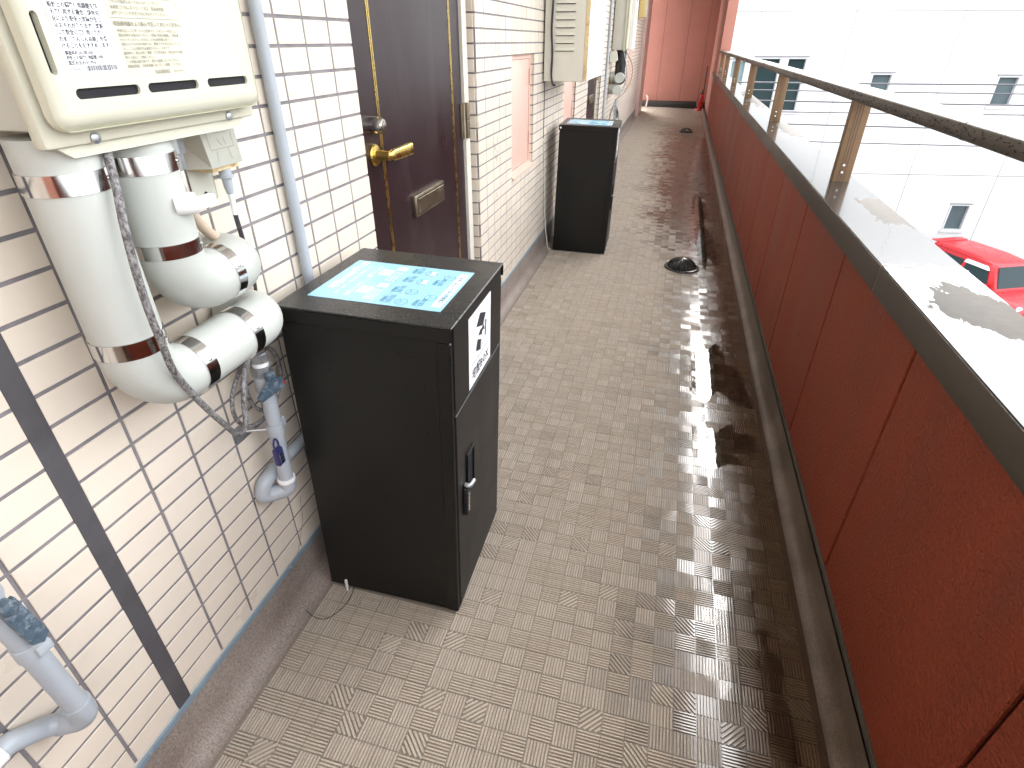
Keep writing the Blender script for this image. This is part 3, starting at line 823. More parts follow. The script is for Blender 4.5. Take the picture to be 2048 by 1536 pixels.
for k in range(-1, 7):
    yp = 2.385 + 1.86 * k
    if k == -1: yp = 0.50
    if k == 5: yp = 11.12
    if k == 6: continue
    x0, x1, y0, y1 = 0.578, 0.637, yp, yp + 0.034
    p = MB().rbox(x0, x1, y0, y1, 0.8118, 1.0805, 0.002, 1).build('post', 'post', rail)
    gr = MB()
    for gx in (0.596, 0.6045, 0.6135): gr.box(gx - 0.0009, gx + 0.0009, y0 - 0.0006, y0 + 0.001, 0.814, 1.079)
    gr.build('groove', 'pole_dark', p, smooth=False)
    for z in (0.848, 0.872): MB().lathe([(0.0042, 0), (0.004, 0.0015), (0.0015, 0.0022)], (0.604, y0, z), (0, -1, 0), 12).build('screw', 'white_plastic', p)
    MB().rbox(x0 - 0.003, x1 + 0.003, y0 - 0.003, y1 + 0.003, 0.8116, 0.8148, 0.0008, 1).build('base_seal', 'frame', p)
# rain drops hanging on the inner side of the rail
dm = MB()
for _ in range(420):
    y = RND.uniform(1.1, 3.6); z = RND.uniform(1.084, 1.108); r = RND.uniform(0.0008, 0.002)
    x = 0.5540 + 0.002
    dm.lathe([(r * 0.3, -0.0002), (r, 0.0), (r * 0.75, 0.0012), (0.0001, 0.0016)], (x - 0.002, y, z), (-1, 0, 0), 6, caps=False)
dm.build('rain_drops', 'drop', rail)['kind'] = 'stuff'

# far end: salmon end wall, right return wall, pillar
endw = thing('end_wall', 'salmon painted wall closing the far end of the corridor', 'wall', (0, 14.2, 0))
MB().box(-0.9, 0.62, 14.215, 14.36, 0, CEIL).build('core', 'red_joint', endw, smooth=False)
for a, b in ((-0.9, -0.46), (-0.46, 0.02), (0.02, 0.40), (0.40, 0.62)):
    MB().box(a + 0.003, b - 0.003, 14.2, 14.214, 0.135, CEIL).build('panel', 'end_wall', endw, smooth=False)
bb = MB().rbox(-0.9, 0.56, 14.165, 14.199, 0.002, 0.125, 0.008, 2); bb.build('skirting', 'base_dark', endw)
rw = thing('return_wall', 'salmon full-height wall closing the parapet at the far right corner', 'wall', (0.57, 12.8, 0))
MB().box(0.562, 0.72, 11.425, 14.2, 0, CEIL).build('core', 'end_wall', rw, smooth=False)
pl = single(MB().rbox(W - 0.14, -0.695, 12.105, 13.25, 0.002, CEIL, 0.006, 1), 'corner_pillar', 'pink_pillar', 'pale pink pillar standing at the far end of the tiled wall', 'pillar')  # shortened so an unseen gap behind it lights the end wall

# ------------------------------------------------------------------ drains
def drain(cx, cy, label):
    d = thing('drain_dome', label, 'drain', (cx, cy, 0.002), 'cast iron drain domes on the floor')
    MB().lathe([(0.108, 0.0), (0.110, 0.004), (0.106, 0.009), (0.088, 0.012), (0.080, 0.006)], (cx, cy, 0.0022), (0, 0, 1), 40, caps=False).build('rim', 'iron', d)
    MB().lathe([(0.081, 0.0), (0.0805, 0.003)], (cx, cy, 0.0018), (0, 0, 1), 32).build('hollow', 'hollow', d)
    for k in range(22):
        a = 2 * math.pi * k / 22; ca, sa = math.cos(a), math.sin(a); path = []
        for t in range(7):
            th = t / 6 * math.pi * 0.44; r = 0.086 * math.cos(th); z = 0.008 + 0.056 * math.sin(th); path.append((cx + r * ca, cy + r * sa, z))
        MB().tube(path, 0.0042, 6).build('rib', 'iron', d)
    MB().lathe([(0.026, 0), (0.024, 0.005), (0.012, 0.008), (0.003, 0.009)], (cx, cy, 0.060), (0, 0, 1), 20).build('crown', 'iron', d)
    return d


drain(0.178, 3.70, 'black domed drain grate on the wet floor nearer the camera')
drain(0.205, 10.25, 'black domed drain grate near the far end wall')


# ------------------------------------------------------------------ parcel boxes
def parcel_box(label):
    """local frame: x = depth (front at +x), y = width, z up; origin at the middle of the base"""
    b = thing('parcel_box', label, 'box', (0, 0, 0), 'black parcel boxes against the tiled wall')
    hx, hy, H = 0.176, 0.186, 0.782
    MB().rbox(-hx, hx - 0.012, -hy + 0.002, hy - 0.002, 0.0, H - 0.022, 0.002, 1).build('body', 'box', b)
    # front frame edge folded at the corners
    fe = MB(); fe.rbox(hx - 0.030, hx - 0.002, -hy, -hy + 0.013, 0.0, H - 0.034, 0.002, 1); fe.rbox(hx - 0.030, hx - 0.002, hy - 0.013, hy, 0.0, H - 0.034, 0.002, 1)
    fe.rbox(hx - 0.030, hx - 0.002, -hy + 0.0132, hy - 0.0132, 0.0, 0.012, 0.001, 1)
    fe.build('front_frame', 'box', b)
    lid = MB(); lid.rbox(-hx - 0.004, hx + 0.002, -hy - 0.003, hy + 0.003, H - 0.004, H, 0.0015, 1)
    lid = lid.build('lid', 'lid', b)
    for a, c in ((-hy - 0.003, -hy - 0.0005), (hy + 0.0005, hy + 0.003)): MB().rbox(-hx - 0.004, hx + 0.002, a, c, H - 0.03, H - 0.0042, 0.001, 1).build('lid_lip', 'box', lid)
    up = MB().rbox(hx - 0.0115, hx, -hy + 0.0135, hy - 0.0135, 0.586, H - 0.0045, 0.0015, 1).build('upper_panel', 'box', b)
    dr = MB().rbox(hx - 0.0115, hx + 0.001, -hy + 0.0135, hy - 0.0135, 0.014, 0.581, 0.0015, 1).build('door', 'box_door', b)
    # latch plate and combination padlock
    yl = -hy + 0.088
    lt = MB()
    for (a, c, e, f) in ((yl - 0.016, yl + 0.034, 0.435, 0.441), (yl - 0.016, yl + 0.034, 0.335, 0.341), (yl - 0.016, yl - 0.011, 0.3412, 0.4348), (yl + 0.029, yl + 0.034, 0.3412, 0.4348)):
        lt.rbox(hx + 0.0012, hx + 0.006, a, c, e, f, 0.001, 1)
    lt = lt.build('latch_frame', 'box', dr)
    MB().box(hx + 0.0012, hx + 0.002, yl - 0.0108, yl + 0.0288, 0.3414, 0.4346).build('latch_recess', 'hollow', dr, smooth=False)
    pk = MB().tube(fillet([(hx + 0.004, yl - 0.035, 0.372), (hx + 0.016, yl - 0.035, 0.372), (hx + 0.016, yl - 0.008, 0.366)], 0.006, 4), 0.0055, 10).build('knob', 'zinc', dr)
    MB().rbox(hx + 0.0015, hx + 0.012, yl - 0.042, yl - 0.022, 0.285, 0.366, 0.002, 1).build('dial_block', 'black', dr)
    dl = MB()
    for k in range(5): dl.rbox(hx + 0.010, hx + 0.0135, yl - 0.037, yl - 0.028, 0.296 + 0.0115 * k, 0.303 + 0.0115 * k, 0.0008, 1)
    dl.build('dial_wheels', 'nickel', dr)
    # white front sticker: logo and lettering 宅配BOX
    s0, s1, t0, t1 = -hy + 0.105, hy - 0.10, 0.586, 0.752
    s0, s1 = -0.083, 0.079; t0, t1 = 0.590, 0.753
    fs = MB().box(hx + 0.0004, hx + 0.0012, s0, s1, t0, t1).build('front_sticker', 'paper_white', up, smooth=False)
    ink = MB(); xx = hx + 0.0015

    def P(u, v): return (xx, s0 + u * (s1 - s0), t1 - v * (t1 - t0))

    for poly in ([(.48, .10), (.76, .205), (.61, .335), (.31, .235)], [(.36, .43), (.535, .50), (.50, .64), (.30, .575)], [(.735, .30), (.79, .32), (.755, .53), (.70, .52)],
                 [(.40, .395), (.50, .335), (.52, .355), (.66, .335), (.70, .43), (.63, .40), (.585, .41), (.57, .455), (.53, .435)]):
        ink.add([P(*q) for q in poly], [tuple(range(len(poly)))])
    for seg in ([(.305, .235), (.295, .575)], [(.61, .335), (.72, .30)], [(.50, .64), (.755, .53)], [(.58, .46), (.55, .62)]): line_to(ink, [P(*q) for q in seg], 0.0016, (1, 0, 0))
    line_to(ink, [P(.11, .695), P(.88, .695)], 0.0016, (1, 0, 0))
    text_to(ink, '宅配BOX', 0.0285, P(.12, .915), (0, 1, 0), (0, 0, 1), 0.0006, 1.06)
    tag(ink.build('printed_text', 'ink', fs, smooth=False), kind='stuff')
    # pale blue instruction sheet on the lid, read from the corridor side
    bx0, bx1, by0, by1 = -0.145, 0.134, -0.125, 0.100
    zs = H + 0.0006
    sh = MB().box(bx0, bx1, by0, by1, H + 0.0001, zs).build('instruction_sheet', 'paper_blue', lid, smooth=False)

    def Q(u, v, dz=0.0003): return Vector((bx0 + v * (bx1 - bx0), by0 + u * (by1 - by0), zs + dz))   # u along y, v from the wall to the corridor

    wh = MB(); nv = MB(); U, V = (0, 1, 0), (-1, 0, 0)

    def rect(mb, u0, u1, v0, v1, dz=0.0003): mb.add([Q(u0, v0, dz), Q(u1, v0, dz), Q(u1, v1, dz), Q(u0, v1, dz)], [(0, 1, 2, 3)])

    text_to(wh, '宅配BOXの使い方', 0.021, Q(.22, .115), U, V, 0.0009)
    text_to(wh, '荷物のお届け・お受け取りにご利用ください', 0.0085, Q(.12, .175), U, V, 0.0003)
    for k, (u0, ttl) in enumerate(((.10, '施錠のしかた'), (.56, '解錠のしかた'))):
        text_to(wh, ttl, 0.013, Q(u0, .27), U, V, 0.0004)
        rect(wh, u0 + .10, u0 + .26, .29, .385)
        for r in range(3): text_to(wh, '番号を合わせて回す', 0.0065, Q(u0 - .03, .41 + .03 * r), U, V, 0.0002)
        rect(wh, u0 + .27, u0 + .37, .39, .47)
        a = [Q(u0 + .18 + .045 * math.cos(t * math.pi / 8), .337 + .030 * math.sin(t * math.pi / 8), 0.0006) for t in range(17)]
        line_to(nv, a, 0.0012, (0, 0, 1)); line_to(nv, [Q(u0 + .145, .337, .0006), Q(u0 + .215, .337, .0006)], 0.001, (0, 0, 1))
    for u, v, s in ((.06, .56, 'STEP1'), (.30, .56, 'STEP2'), (.56, .56, 'STEP1'), (.80, .56, 'STEP2'), (.06, .80, 'STEP3'), (.56, .80, 'STEP3')):
        text_to(nv, s, 0.0115, Q(u, v, .0006), U, V, 0.0004)
        for r in range(2): text_to(nv, '扉を開けて荷物を', 0.0048, Q(u, v + .026 + .02 * r, .0006), U, V, 0.0001)
    for u, v in ((.10, .68), (.34, .68), (.60, .68), (.84, .68), (.26, .85), (.78, .85)):
        c = [Q(u - .06, v - .02, .0006), Q(u, v - .045, .0006), Q(u + .06, v - .02, .0006), Q(u + .06, v + .03, .0006), Q(u, v + .05, .0006), Q(u - .06, v + .03, .0006), Q(u - .06, v - .02, .0006)]
        line_to(nv, c, 0.0009, (0, 0, 1)); line_to(nv, [c[0], Q(u, v, .0006), c[2]], 0.0009, (0, 0, 1)); line_to(nv, [Q(u, v, .0006), c[4]], 0.0009, (0, 0, 1))
        if u in (.60, .84): rect(wh, u - .05, u + .06, v + 0.0, v + .045, .0004)
    pts = []
    for i in range(29): pts.append(Q(.08 + .84 * i / 28, .90 + .012 * (i % 2)))
    for i in range(29): pts.append(Q(.92 - .84 * i / 28, .985 - .012 * (i % 2)))
    wh.add(pts, [(i, i + 1, 56 - i, 57 - i) for i in range(28)])
    text_to(nv, 'ご利用ありがとうございます', 0.0115, Q(.16, .962, .0006), U, V, 0.0004)
    tag(wh.build('printed_panels', 'paper_white', sh, smooth=False), kind='stuff'); tag(nv.build('printed_text', 'ink_navy', sh, smooth=False), kind='stuff')
    MB().lathe([(0.0055, 0), (0.005, 0.002), (0.002, 0.003)], (-hx + 0.008, -hy - 0.003, H - 0.017), (0, -1, 0), 12).build('rivet', 'white_plastic', b)
    for xx_, zz in ((-0.13, 0.012), (0.125, 0.014)): MB().lathe([(0.006, 0), (0.005, 0.002)], (xx_, -hy + 0.002, zz), (0, -1, 0), 10).build('plug', 'hollow', b)
    return b


pb = parcel_box('nearer black steel parcel box with pale blue instruction sheet on its lid')
pb2 = copy_tree(pb); pb2['label'] = 'farther black steel parcel box standing under the meter cabinet'
pb.location = (-0.523, 1.079, 0.0035); pb.rotation_euler = (math.radians(-0.85), math.radians(1.45), math.radians(1.2))
pb2.location = (-0.508, 4.00, 0.002); pb2.rotation_euler = (0, math.radians(1.1), math.radians(2.0))
single(MB().rbox(-0.0035, 0.0035, -0.0035, 0.0035, -0.014, 0.014, 0.003, 2).tube([(0, 0, -0.01), (0.004, -0.006, -0.02)], 0.002, 8), 'cable_tie', 'white_plastic',
       'short white cable tie end poking out under the nearer black box', 'cable tie').location = (-0.645, 0.882, 0.0045)


# ------------------------------------------------------------------ gas water heater
def boolean_slots(o, cutters):
    for c in cutters:
        md = o.modifiers.new('cut', 'BOOLEAN'); md.operation = 'DIFFERENCE'; md.solver = 'EXACT'; md.object = c
    dg = bpy.context.evaluated_depsgraph_get(); me = bpy.data.meshes.new_from_object(o.evaluated_get(dg))
    o.modifiers.clear(); old = o.data; o.data = me; bpy.data.meshes.remove(old)
    for c in cutters: bpy.data.objects.remove(c)
    me.polygons.foreach_set('use_smooth', [True] * len(me.polygons)); me.set_sharp_from_angle(angle=math.radians(32))


def capsule(p, q, r, d):
    """slot cutter: stadium between p and q of half-height r pushed along d"""
    p, q = Vector(p), Vector(q); ax = (q - p).normalized(); d = Vector(d); sd_ = d.normalized().cross(ax); poly = []
    for k in range(9):
        a = -math.pi / 2 + math.pi * k / 8; poly.append(q + ax * math.cos(a) * r + sd_ * math.sin(a) * r)
    for k in range(9):
        a = math.pi / 2 + math.pi * k / 8; poly.append(p + ax * math.cos(a) * r + sd_ * math.sin(a) * r)
    return MB().prism([v - d * 0.5 for v in poly], d)


def heater(dy, label, detail):
    """wall-hung heater; dy moves the whole thing along the wall"""
    y0, y1, z0 = 0.497 + dy, 0.832 + dy, 1.138
    h = thing('water_heater', label, 'water heater', (W, (y0 + y1) / 2, z0), 'gas water heaters on the tiled wall')
    MB().rbox(W + 0.004, -0.632, y0 + 0.012, y1 - 0.012, z0 + 0.004, 1.74, 0.006, 2).build('casing', 'heater_back', h)
    fl = MB().rbox(-0.634, -0.6165, y0 - 0.004, y1 + 0.004, z0 - 0.010, 1.745, 0.005, 2).build('flange', 'heater', h)
    if detail:
        tb = MB().prism([(-0.630, y0 + 0.03, z0 - 0.022), (-0.630, y1 - 0.030, z0 - 0.022), (-0.630, y1 - 0.012, z0 - 0.009), (-0.630, y0 + 0.012, z0 - 0.009)], (0.006, 0, 0)).build('lower_lip', 'heater', h)
    cv = MB().rbox(-0.6155, -0.592, y0 + 0.002, y1 - 0.002, z0 + 0.006, 1.738, 0.017, 5).build('front_cover', 'heater', h)
    org = Vector(cv['_org'])
    cuts = []
    if detail:
        for a, b in ((0.533, 0.606), (0.628, 0.700), (0.727, 0.798)): cuts.append(capsule((-0.604, a + dy, 1.1785), (-0.604, b + dy, 1.1785), 0.0050, (0.034, 0, 0)))
        cuts.append(capsule((-0.604, y0 + 0.0165, 1.200), (-0.604, y0 + 0.0165, 1.246), 0.0036, (0.040, 0, 0)))
        co = []
        for c in cuts:
            c.v = [v - org for v in c.v]; q = c.build('cutter', 'hollow', None, smooth=False); q.parent = h; co.append(q)
        bpy.context.view_layer.update()
        boolean_slots(cv, co)
        for a, b in ((0.533, 0.606), (0.628, 0.700), (0.727, 0.798)): capsule((-0.6045, a + dy, 1.1785), (-0.6045, b + dy, 1.1785), 0.0056, (0.018, 0, 0)).build('slot_dark_fill', 'hollow', h)  # black fillers paint the darkness inside the cut slots
        capsule((-0.6075, y0 + 0.0165, 1.200), (-0.6075, y0 + 0.0165, 1.246), 0.0042, (0.016, 0, 0)).build('slot_dark_fill', 'hollow', h)
        for yy in (0.553, 0.777): MB().lathe([(0.0062, 0), (0.006, 0.002), (0.0035, 0.0035), (0.0012, 0.0037)], (-0.6165 if yy < 0.7 else -0.6165, yy + dy, 1.1335), (1, 0, 0), 16).build('screw', 'zinc', h)
        # printed sheets
        xs = -0.5917
        st = MB().box(xs, xs + 0.0003, 0.527, 0.5935, 1.196, 1.33).build('white_label', 'paper_white', h, smooth=False)
        tx = MB(); U, V = (0, 1, 0), (0, 0, 1); xi = xs + 0.0005
        ls = ['設計上の標準使用期間を超', 'えて使用する場合、経年劣', '化により安全上支障が生じ', 'るおそれがあります。継続', 'して安全にご使用いただく', 'ため「あんしん点検」を受', 'けることをおすすめします。']
        for k, s in enumerate(ls): text_to(tx, s, 0.0051, (xi, 0.5305, 1.2535 - 0.0057 * k), U, V, 0.00012, 0.92)
        for k, s in enumerate(['製造年月 2013年10月', '設計上の標準使用期間 10年', '型式 RUX-A1611W-E']): text_to(tx, s, 0.0038, (xi, 0.5315, 1.2135 - 0.0042 * k), U, V, 0.0001, 0.92)
        text_to(tx, 'ZA-4421', 0.0036, (xi, 0.533, 1.1995), U, V)
        text_to(tx, 'エネルギー消費効率 82.2%', 0.0043, (xi, 0.532, 1.2660), U, V, 0.0001, 0.92)
        rd = random.Random(4); yy = 0.5495
        while yy < 0.588:
            w_ = rd.choice((0.0004, 0.0004, 0.0008, 0.0012)); tx.add([(xi, yy, 1.1985), (xi, yy + w_, 1.1985), (xi, yy + w_, 1.2035), (xi, yy, 1.2035)], [(0, 1, 2, 3)]); yy += w_ + rd.choice((0.0005, 0.0008))
        for z in (1.2625, 1.2708, 1.2046): line_to(tx, [(xi, 0.529, z), (xi, 0.592, z)], 0.0003, (1, 0, 0))
        for k in range(10): text_to(tx, 'ガス種 都市ガス 13A 出湯能力', 0.0046, (xi, 0.531, 1.276 + 0.0055 * k), U, V, 0.0001, 0.9)
        tx.build('printed_text', 'ink', st, smooth=False)
        fx = MB(); U2 = (0, 1, 0)
        text_to(fx, '取扱説明書をよく読んで正しくお使いください。', 0.0047, (xi, 0.601, 1.2395), U2, V, 0.00012, 0.98)
        sm = ['機器は正しく使用しないと危険です。リモコンの表示により', '運転状態をお確かめください。機器の周囲は整頓し、物を置', 'かないでください。水を抜くときは説明書に従うこと。', '凍結のおそれのある地域では、電源プラグを抜かないでくだ', 'さい。これは凍結予防装置がはたらくためです。', '異常時は、給水元栓・電源・ガス栓を閉め、販売店または最', '寄りの支社へご連絡ください。', 'この機器は屋外用です。屋内に設置しないでください。', '設置説明書、工事説明書に従い正しく設置してください。']
        for k, s in enumerate(sm): text_to(fx, s, 0.0034, (xi, 0.603, 1.2335 - 0.0042 * k), U2, V, 0.00003, 0.96)
        for k, s in enumerate(['火災のおそれがあります。', '機器内は高温部となっているため、乾燥または清掃に', 'いずれも電源を切ってからお使いください。', '長期間ご使用にならないときは、取扱説明書に', '記載されている方法で水抜きを行ってください。'][::-1]): text_to(fx, s, 0.0039, (xi, 0.603, 1.2495 + 0.0052 * k), U2, V, 0.00003, 0.96)
        line_to(fx, [(xi, 0.5995, 1.30), (xi, 0.5995, 1.2465), (xi, 0.698, 1.2465), (xi, 0.698, 1.30)], 0.0004, (1, 0, 0))
        yy = 0.640
        while yy < 0.663:
            fx.add([(xi, yy, 1.1925), (xi, yy + 0.0005, 1.1925), (xi, yy + 0.0005, 1.1965), (xi, yy, 1.1965)], [(0, 1, 2, 3)]); yy += rd.choice((0.0009, 0.0012))
        text_to(fx, 'ZCT46-0501', 0.0034, (xi, 0.669, 1.1930), U2, V, 0, 0.95)
        fx.build('grey_print', 'ink_faint', h, smooth=False)
        MB().lathe([(0.024, 0), (0.024, -0.014), (0.018, -0.018)], (-0.655, 0.675 + dy, z0), (0, 0, 1), 20).build('plug_nut', 'cabinet', h)
        MB().lathe([(0.020, 0), (0.022, -0.01), (0.018, -0.026), (0.008, -0.028)], (-0.655, 0.716 + dy, z0 + 0.002), (0, 0, 1), 18).build('drain_cap', 'black', h)
    return h


heater(0, 'ivory gas water heater with vent slots and printed labels in the upper left corner', True)
heater(6.62, 'far grey ivory water heater beyond the second front door', False)


# ------------------------------------------------------------------ insulated pipes under the near heater
def banded_pipe(path, r, bands, name, label, elbow_r):
    pts = fillet(path, elbow_r, 12)
    t = thing(name, label, 'pipe', tuple(path[0]), 'insulated pipes under the near water heater')
    MB().tube(pts, r, 32).build('cover', 'pipe_cover', t, angle=50)
    for c, ax, wd in bands:
        c, ax = Vector(c), Vector(ax).normalized(); e = r + 0.0016
        bd = MB().lathe([(r - 0.001, -wd / 2), (e, -wd / 2 + 0.0005), (e, wd / 2 - 0.0005), (r - 0.001, wd / 2)], c, ax, 40, caps=False).build('steel_band', 'steel', t, angle=50)
        side = Vector((1, 0, 0)) if abs(ax.x) < 0.5 else Vector((0, 0, 1))
        tw = (side + ax.cross(side) * (0.55 if abs(ax.z) > .5 else -0.4)).normalized()
        MB().lathe([(0.0028, -0.001), (0.0026, 0.0014), (0.0008, 0.002)], c + tw * e, tw, 10).build('rivet', 'nickel', bd)
    return t


xp = -0.672; PR = 0.0440
banded_pipe([(xp, 0.551, 1.135), (xp, 0.551, 0.797), (xp, 0.826, 0.797), (W + 0.006, 0.826, 0.797)], PR,
            [((xp, 0.551, 1.088), (0, 0, 1), 0.024), ((xp, 0.551, 0.880), (0, 0, 1), 0.024), ((xp, 0.632, 0.797), (0, 1, 0), 0.024), ((xp, 0.748, 0.797), (0, 1, 0), 0.024)],
            'insulated_pipe', 'long pale grey insulated pipe bending right below the heater, lower of two', 0.070)
banded_pipe([(xp, 0.660, 1.118), (xp, 0.660, 0.908), (xp, 0.800, 0.908), (W + 0.006, 0.800, 0.908)], PR,
            [((xp, 0.660, 1.090), (0, 0, 1), 0.024), ((xp, 0.660, 0.978), (0, 0, 1), 0.020), ((xp, 0.742, 0.908), (0, 1, 0), 0.020)],
            'insulated_pipe', 'short pale grey insulated elbow pipe with white tap, upper of two under the heater', 0.060)
pt = thing('drain_tap', 'small white plastic drain tap on the upper insulated pipe', 'tap', (xp + 0.046, 0.655, 1.036))
MB().lathe([(0.0135, -0.004), (0.0145, 0.0), (0.0145, 0.020), (0.013, 0.024)], (xp + 0.040, 0.658, 1.038), (0.72, 0.70, 0), 18).build('body', 'white_plastic', pt)
q = Vector((xp + 0.040, 0.658, 1.038)) + Vector((0.72, 0.70, 0)).normalized() * 0.022
MB().rbox(q.x - 0.004, q.x + 0.010, q.y - 0.003, q.y + 0.030, q.z - 0.009, q.z + 0.007, 0.003, 2).build('lever', 'white_plastic', pt)

# gas hose, valve, gas pipe
gx = -0.700
hs_ = thing('gas_hose', 'beige rubber gas hose curving behind the insulated pipes', 'hose', (gx, 0.82, 0.72))
pts = smooth_path([(-0.662, 0.712, 1.050), pix(372, 375, 0, -0.664), pix(388, 425, 0, -0.672), pix(420, 464, 0, -0.695), pix(470, 505, 0, -0.738), pix(503, 590, 0, -0.743), pix(510, 650, 0, -0.725), pix(513, 690, 0, -0.704), (gx, 0.824, 0.728)], 8)
MB().tube(pts, 0.0085, 14).build('hose', 'hose', hs_)
MB().lathe([(0.0105, 0), (0.0105, 0.030)], (-0.662, 0.712, 1.040), (0, 0, 1), 20).build('ferrule', 'nickel', hs_)
MB().lathe([(0.0105, 0), (0.0105, 0.026)], (gx, 0.828, 0.722), (0, 0, 1), 20).build('ferrule', 'nickel', hs_)
MB().lathe([(0.012, 0), (0.012, 0.020)], (-0.662, 0.712, 1.071), (0, 0, 1), 6).build('hex_nut', 'zinc', hs_, angle=20)
MB().lathe([(0.0165, 0), (0.0165, 0.026)], (-0.662, 0.712, 1.092), (0, 0, 1), 6).build('hex_nut', 'zinc', hs_, angle=20)
MB().lathe([(0.010, 0), (0.010, 0.02)], (-0.662, 0.712, 1.113), (0, 0, 1), 16).build('spigot', 'zinc', hs_)

gp = thing('gas_pipe', 'grey gas pipe with blue lever valve between heater pipes and black box', 'pipe', (gx, 0.815, 0.39), 'gas pipes on the tiled wall')
gt = (gx, 0.827, 0.63); ge = (gx, 0.815, 0.412)
MB().tube([gt, (gx, 0.821, 0.52), ge], 0.0150, 20).build('riser', 'gas_pipe', gp)
MB().lathe([(0.0185, 0.0), (0.0185, 0.016), (0.016, 0.018)], (gx, 0.828, 0.700), (0, 0, 1), 8).build('union_nut', 'zinc', gp, angle=20)
MB().lathe([(0.0155, 0), (0.0155, 0.010)], (gx, 0.828, 0.690), (0, 0, 1), 20).build('white_ring', 'white_plastic', gp)
MB().lathe([(0.0205, 0.0), (0.0205, 0.020)], (gx, 0.828, 0.669), (0, 0, 1), 6).build('valve_hex', 'zinc', gp, angle=20)
MB().lathe([(0.0165, 0.0), (0.020, 0.008), (0.020, 0.026), (0.0175, 0.044)], (gx, 0.827, 0.626), (0, 0, 1), 20).build('valve_body', 'gas_pipe', gp)
hx_ = gx + 0.024
hv = MB().prism([pix(a, b, 0, hx_) for a, b in ((518, 796), (524, 803), (566, 772), (570, 762), (560, 751), (543, 757), (528, 778))], (0.007, 0, 0)).build('valve_lever', 'valve_handle', gp)
bq = pix(545, 752, 0, hx_); MB().rbox(hx_ - 0.008, hx_ + 0.005, bq.y - 0.009, bq.y + 0.010, bq.z - 0.008, bq.z + 0.008, 0.002, 1).build('lever_boss', 'valve_handle', hv)
bq = pix(566, 762, 0, hx_); MB().rbox(hx_ + 0.006, hx_ + 0.0085, bq.y - 0.003, bq.y + 0.003, bq.z - 0.003, bq.z + 0.003, 0.001, 1).build('red_mark', 'ext_red', hv)
cp = MB().lathe([(0.0152, -0.013), (0.0175, -0.012), (0.0175, 0.012), (0.0152, 0.013)], (gx, 0.8225, 0.546), (0, 0, 1), 24, caps=False)
cp.rbox(gx - 0.004, gx + 0.006, 0.838, 0.853, 0.534, 0.558, 0.003, 1)
cp.build('clamp', 'gas_pipe', gp)
br = MB().prism([(W + 0.003, 0.765, 0.535), (W + 0.003, 0.800, 0.535), (W + 0.003, 0.800, 0.568), (W + 0.003, 0.765, 0.568)], (0.003, 0, 0)); br.tube([(W + 0.005, 0.79, 0.55), (gx - 0.012, 0.812, 0.547)], 0.0035, 8)
br.build('bracket', 'zinc', gp)
el = fillet([ge, (gx, 0.8148, 0.388), (-0.730, 0.790, 0.386)], 0.016, 8)
MB().tube([ge] + el[1:], 0.0178, 20).build('elbow', 'gas_pipe', gp)
MB().lathe([(0.019, 0), (0.0195, 0.004), (0.019, 0.008)], (gx, 0.815, 0.412), (0, 0, 1), 24).build('elbow_ring', 'white_plastic', gp)
el2 = fillet([(-0.728, 0.793, 0.386), (-0.737, 0.772, 0.390), (-0.735, 0.786, 0.418), (-0.735, 0.830, 0.426)], 0.014, 6)
MB().tube(el2, 0.0165, 18).build('elbow', 'gas_pipe', gp)
MB().tube([(-0.735, 0.826, 0.425), (-0.735, 1.30, 0.428)], 0.0130, 18).build('wall_run', 'gas_pipe', gp)

lk = thing('padlock', 'small navy combination padlock hanging from the gas pipe clamp', 'padlock', (gx + 0.012, 0.800, 0.472))
MB().rbox(gx + 0.006, gx + 0.018, 0.789, 0.810, 0.472, 0.512, 0.003, 2).build('body', 'padlock', lk)
MB().tube(smooth_path([(gx + 0.012, 0.793, 0.510), (gx + 0.012, 0.793, 0.526), (gx + 0.012, 0.7995, 0.535), (gx + 0.012, 0.806, 0.526), (gx + 0.012, 0.806, 0.510)], 5), 0.002, 8).build('shackle', 'padlock', lk)
for k in range(3): MB().rbox(gx + 0.0175, gx + 0.0192, 0.7935, 0.8035, 0.479 + 0.0085 * k, 0.485 + 0.0085 * k, 0.0006, 1).build('dial', 'nickel', lk)

# second gas pipe at the lower left corner
g2 = thing('gas_pipe', 'grey gas pipe with worn valve in the lower left corner of the picture', 'pipe', (gx, 0.29, 0.40), 'gas pipes on the tiled wall')
MB().tube([(gx, 0.288, 0.72), (gx, 0.302, 0.415)], 0.0150, 20).build('riser', 'gas_pipe', g2)
MB().lathe([(0.0155, -0.012), (0.0175, -0.011), (0.0175, 0.011), (0.0155, 0.012)], (gx, 0.296, 0.560), (0, 0, 1), 24, caps=False).build('clamp', 'gas_pipe', g2)
MB().rbox(gx + 0.012, gx + 0.022, 0.292, 0.312, 0.552, 0.569, 0.003, 2).build('clamp_lug', 'gas_pipe', g2)
MB().lathe([(0.018, 0), (0.021, 0.01), (0.021, 0.03), (0.017, 0.04)], (gx, 0.288, 0.655), (0, 0, 1), 20).build('valve_body', 'gas_pipe', g2)
hv = MB().prism([(gx + 0.020, 0.282, 0.655), (gx + 0.020, 0.303, 0.660), (gx + 0.020, 0.312, 0.585), (gx + 0.020, 0.302, 0.576), (gx + 0.020, 0.290, 0.585)], (0.008, 0, 0)).build('valve_lever', 'valve_handle', g2)
MB().lathe([(0.010, -0.004), (0.010, 0.012), (0.007, 0.014)], (gx + 0.022, 0.291, 0.655), (1, 0, 0), 12).build('lever_boss', 'valve_handle', hv)
MB().tube(fillet([(gx, 0.302, 0.425), (gx, 0.303, 0.388), (-0.732, 0.286, 0.386)], 0.016, 8), 0.0180, 20).build('elbow', 'gas_pipe', g2)
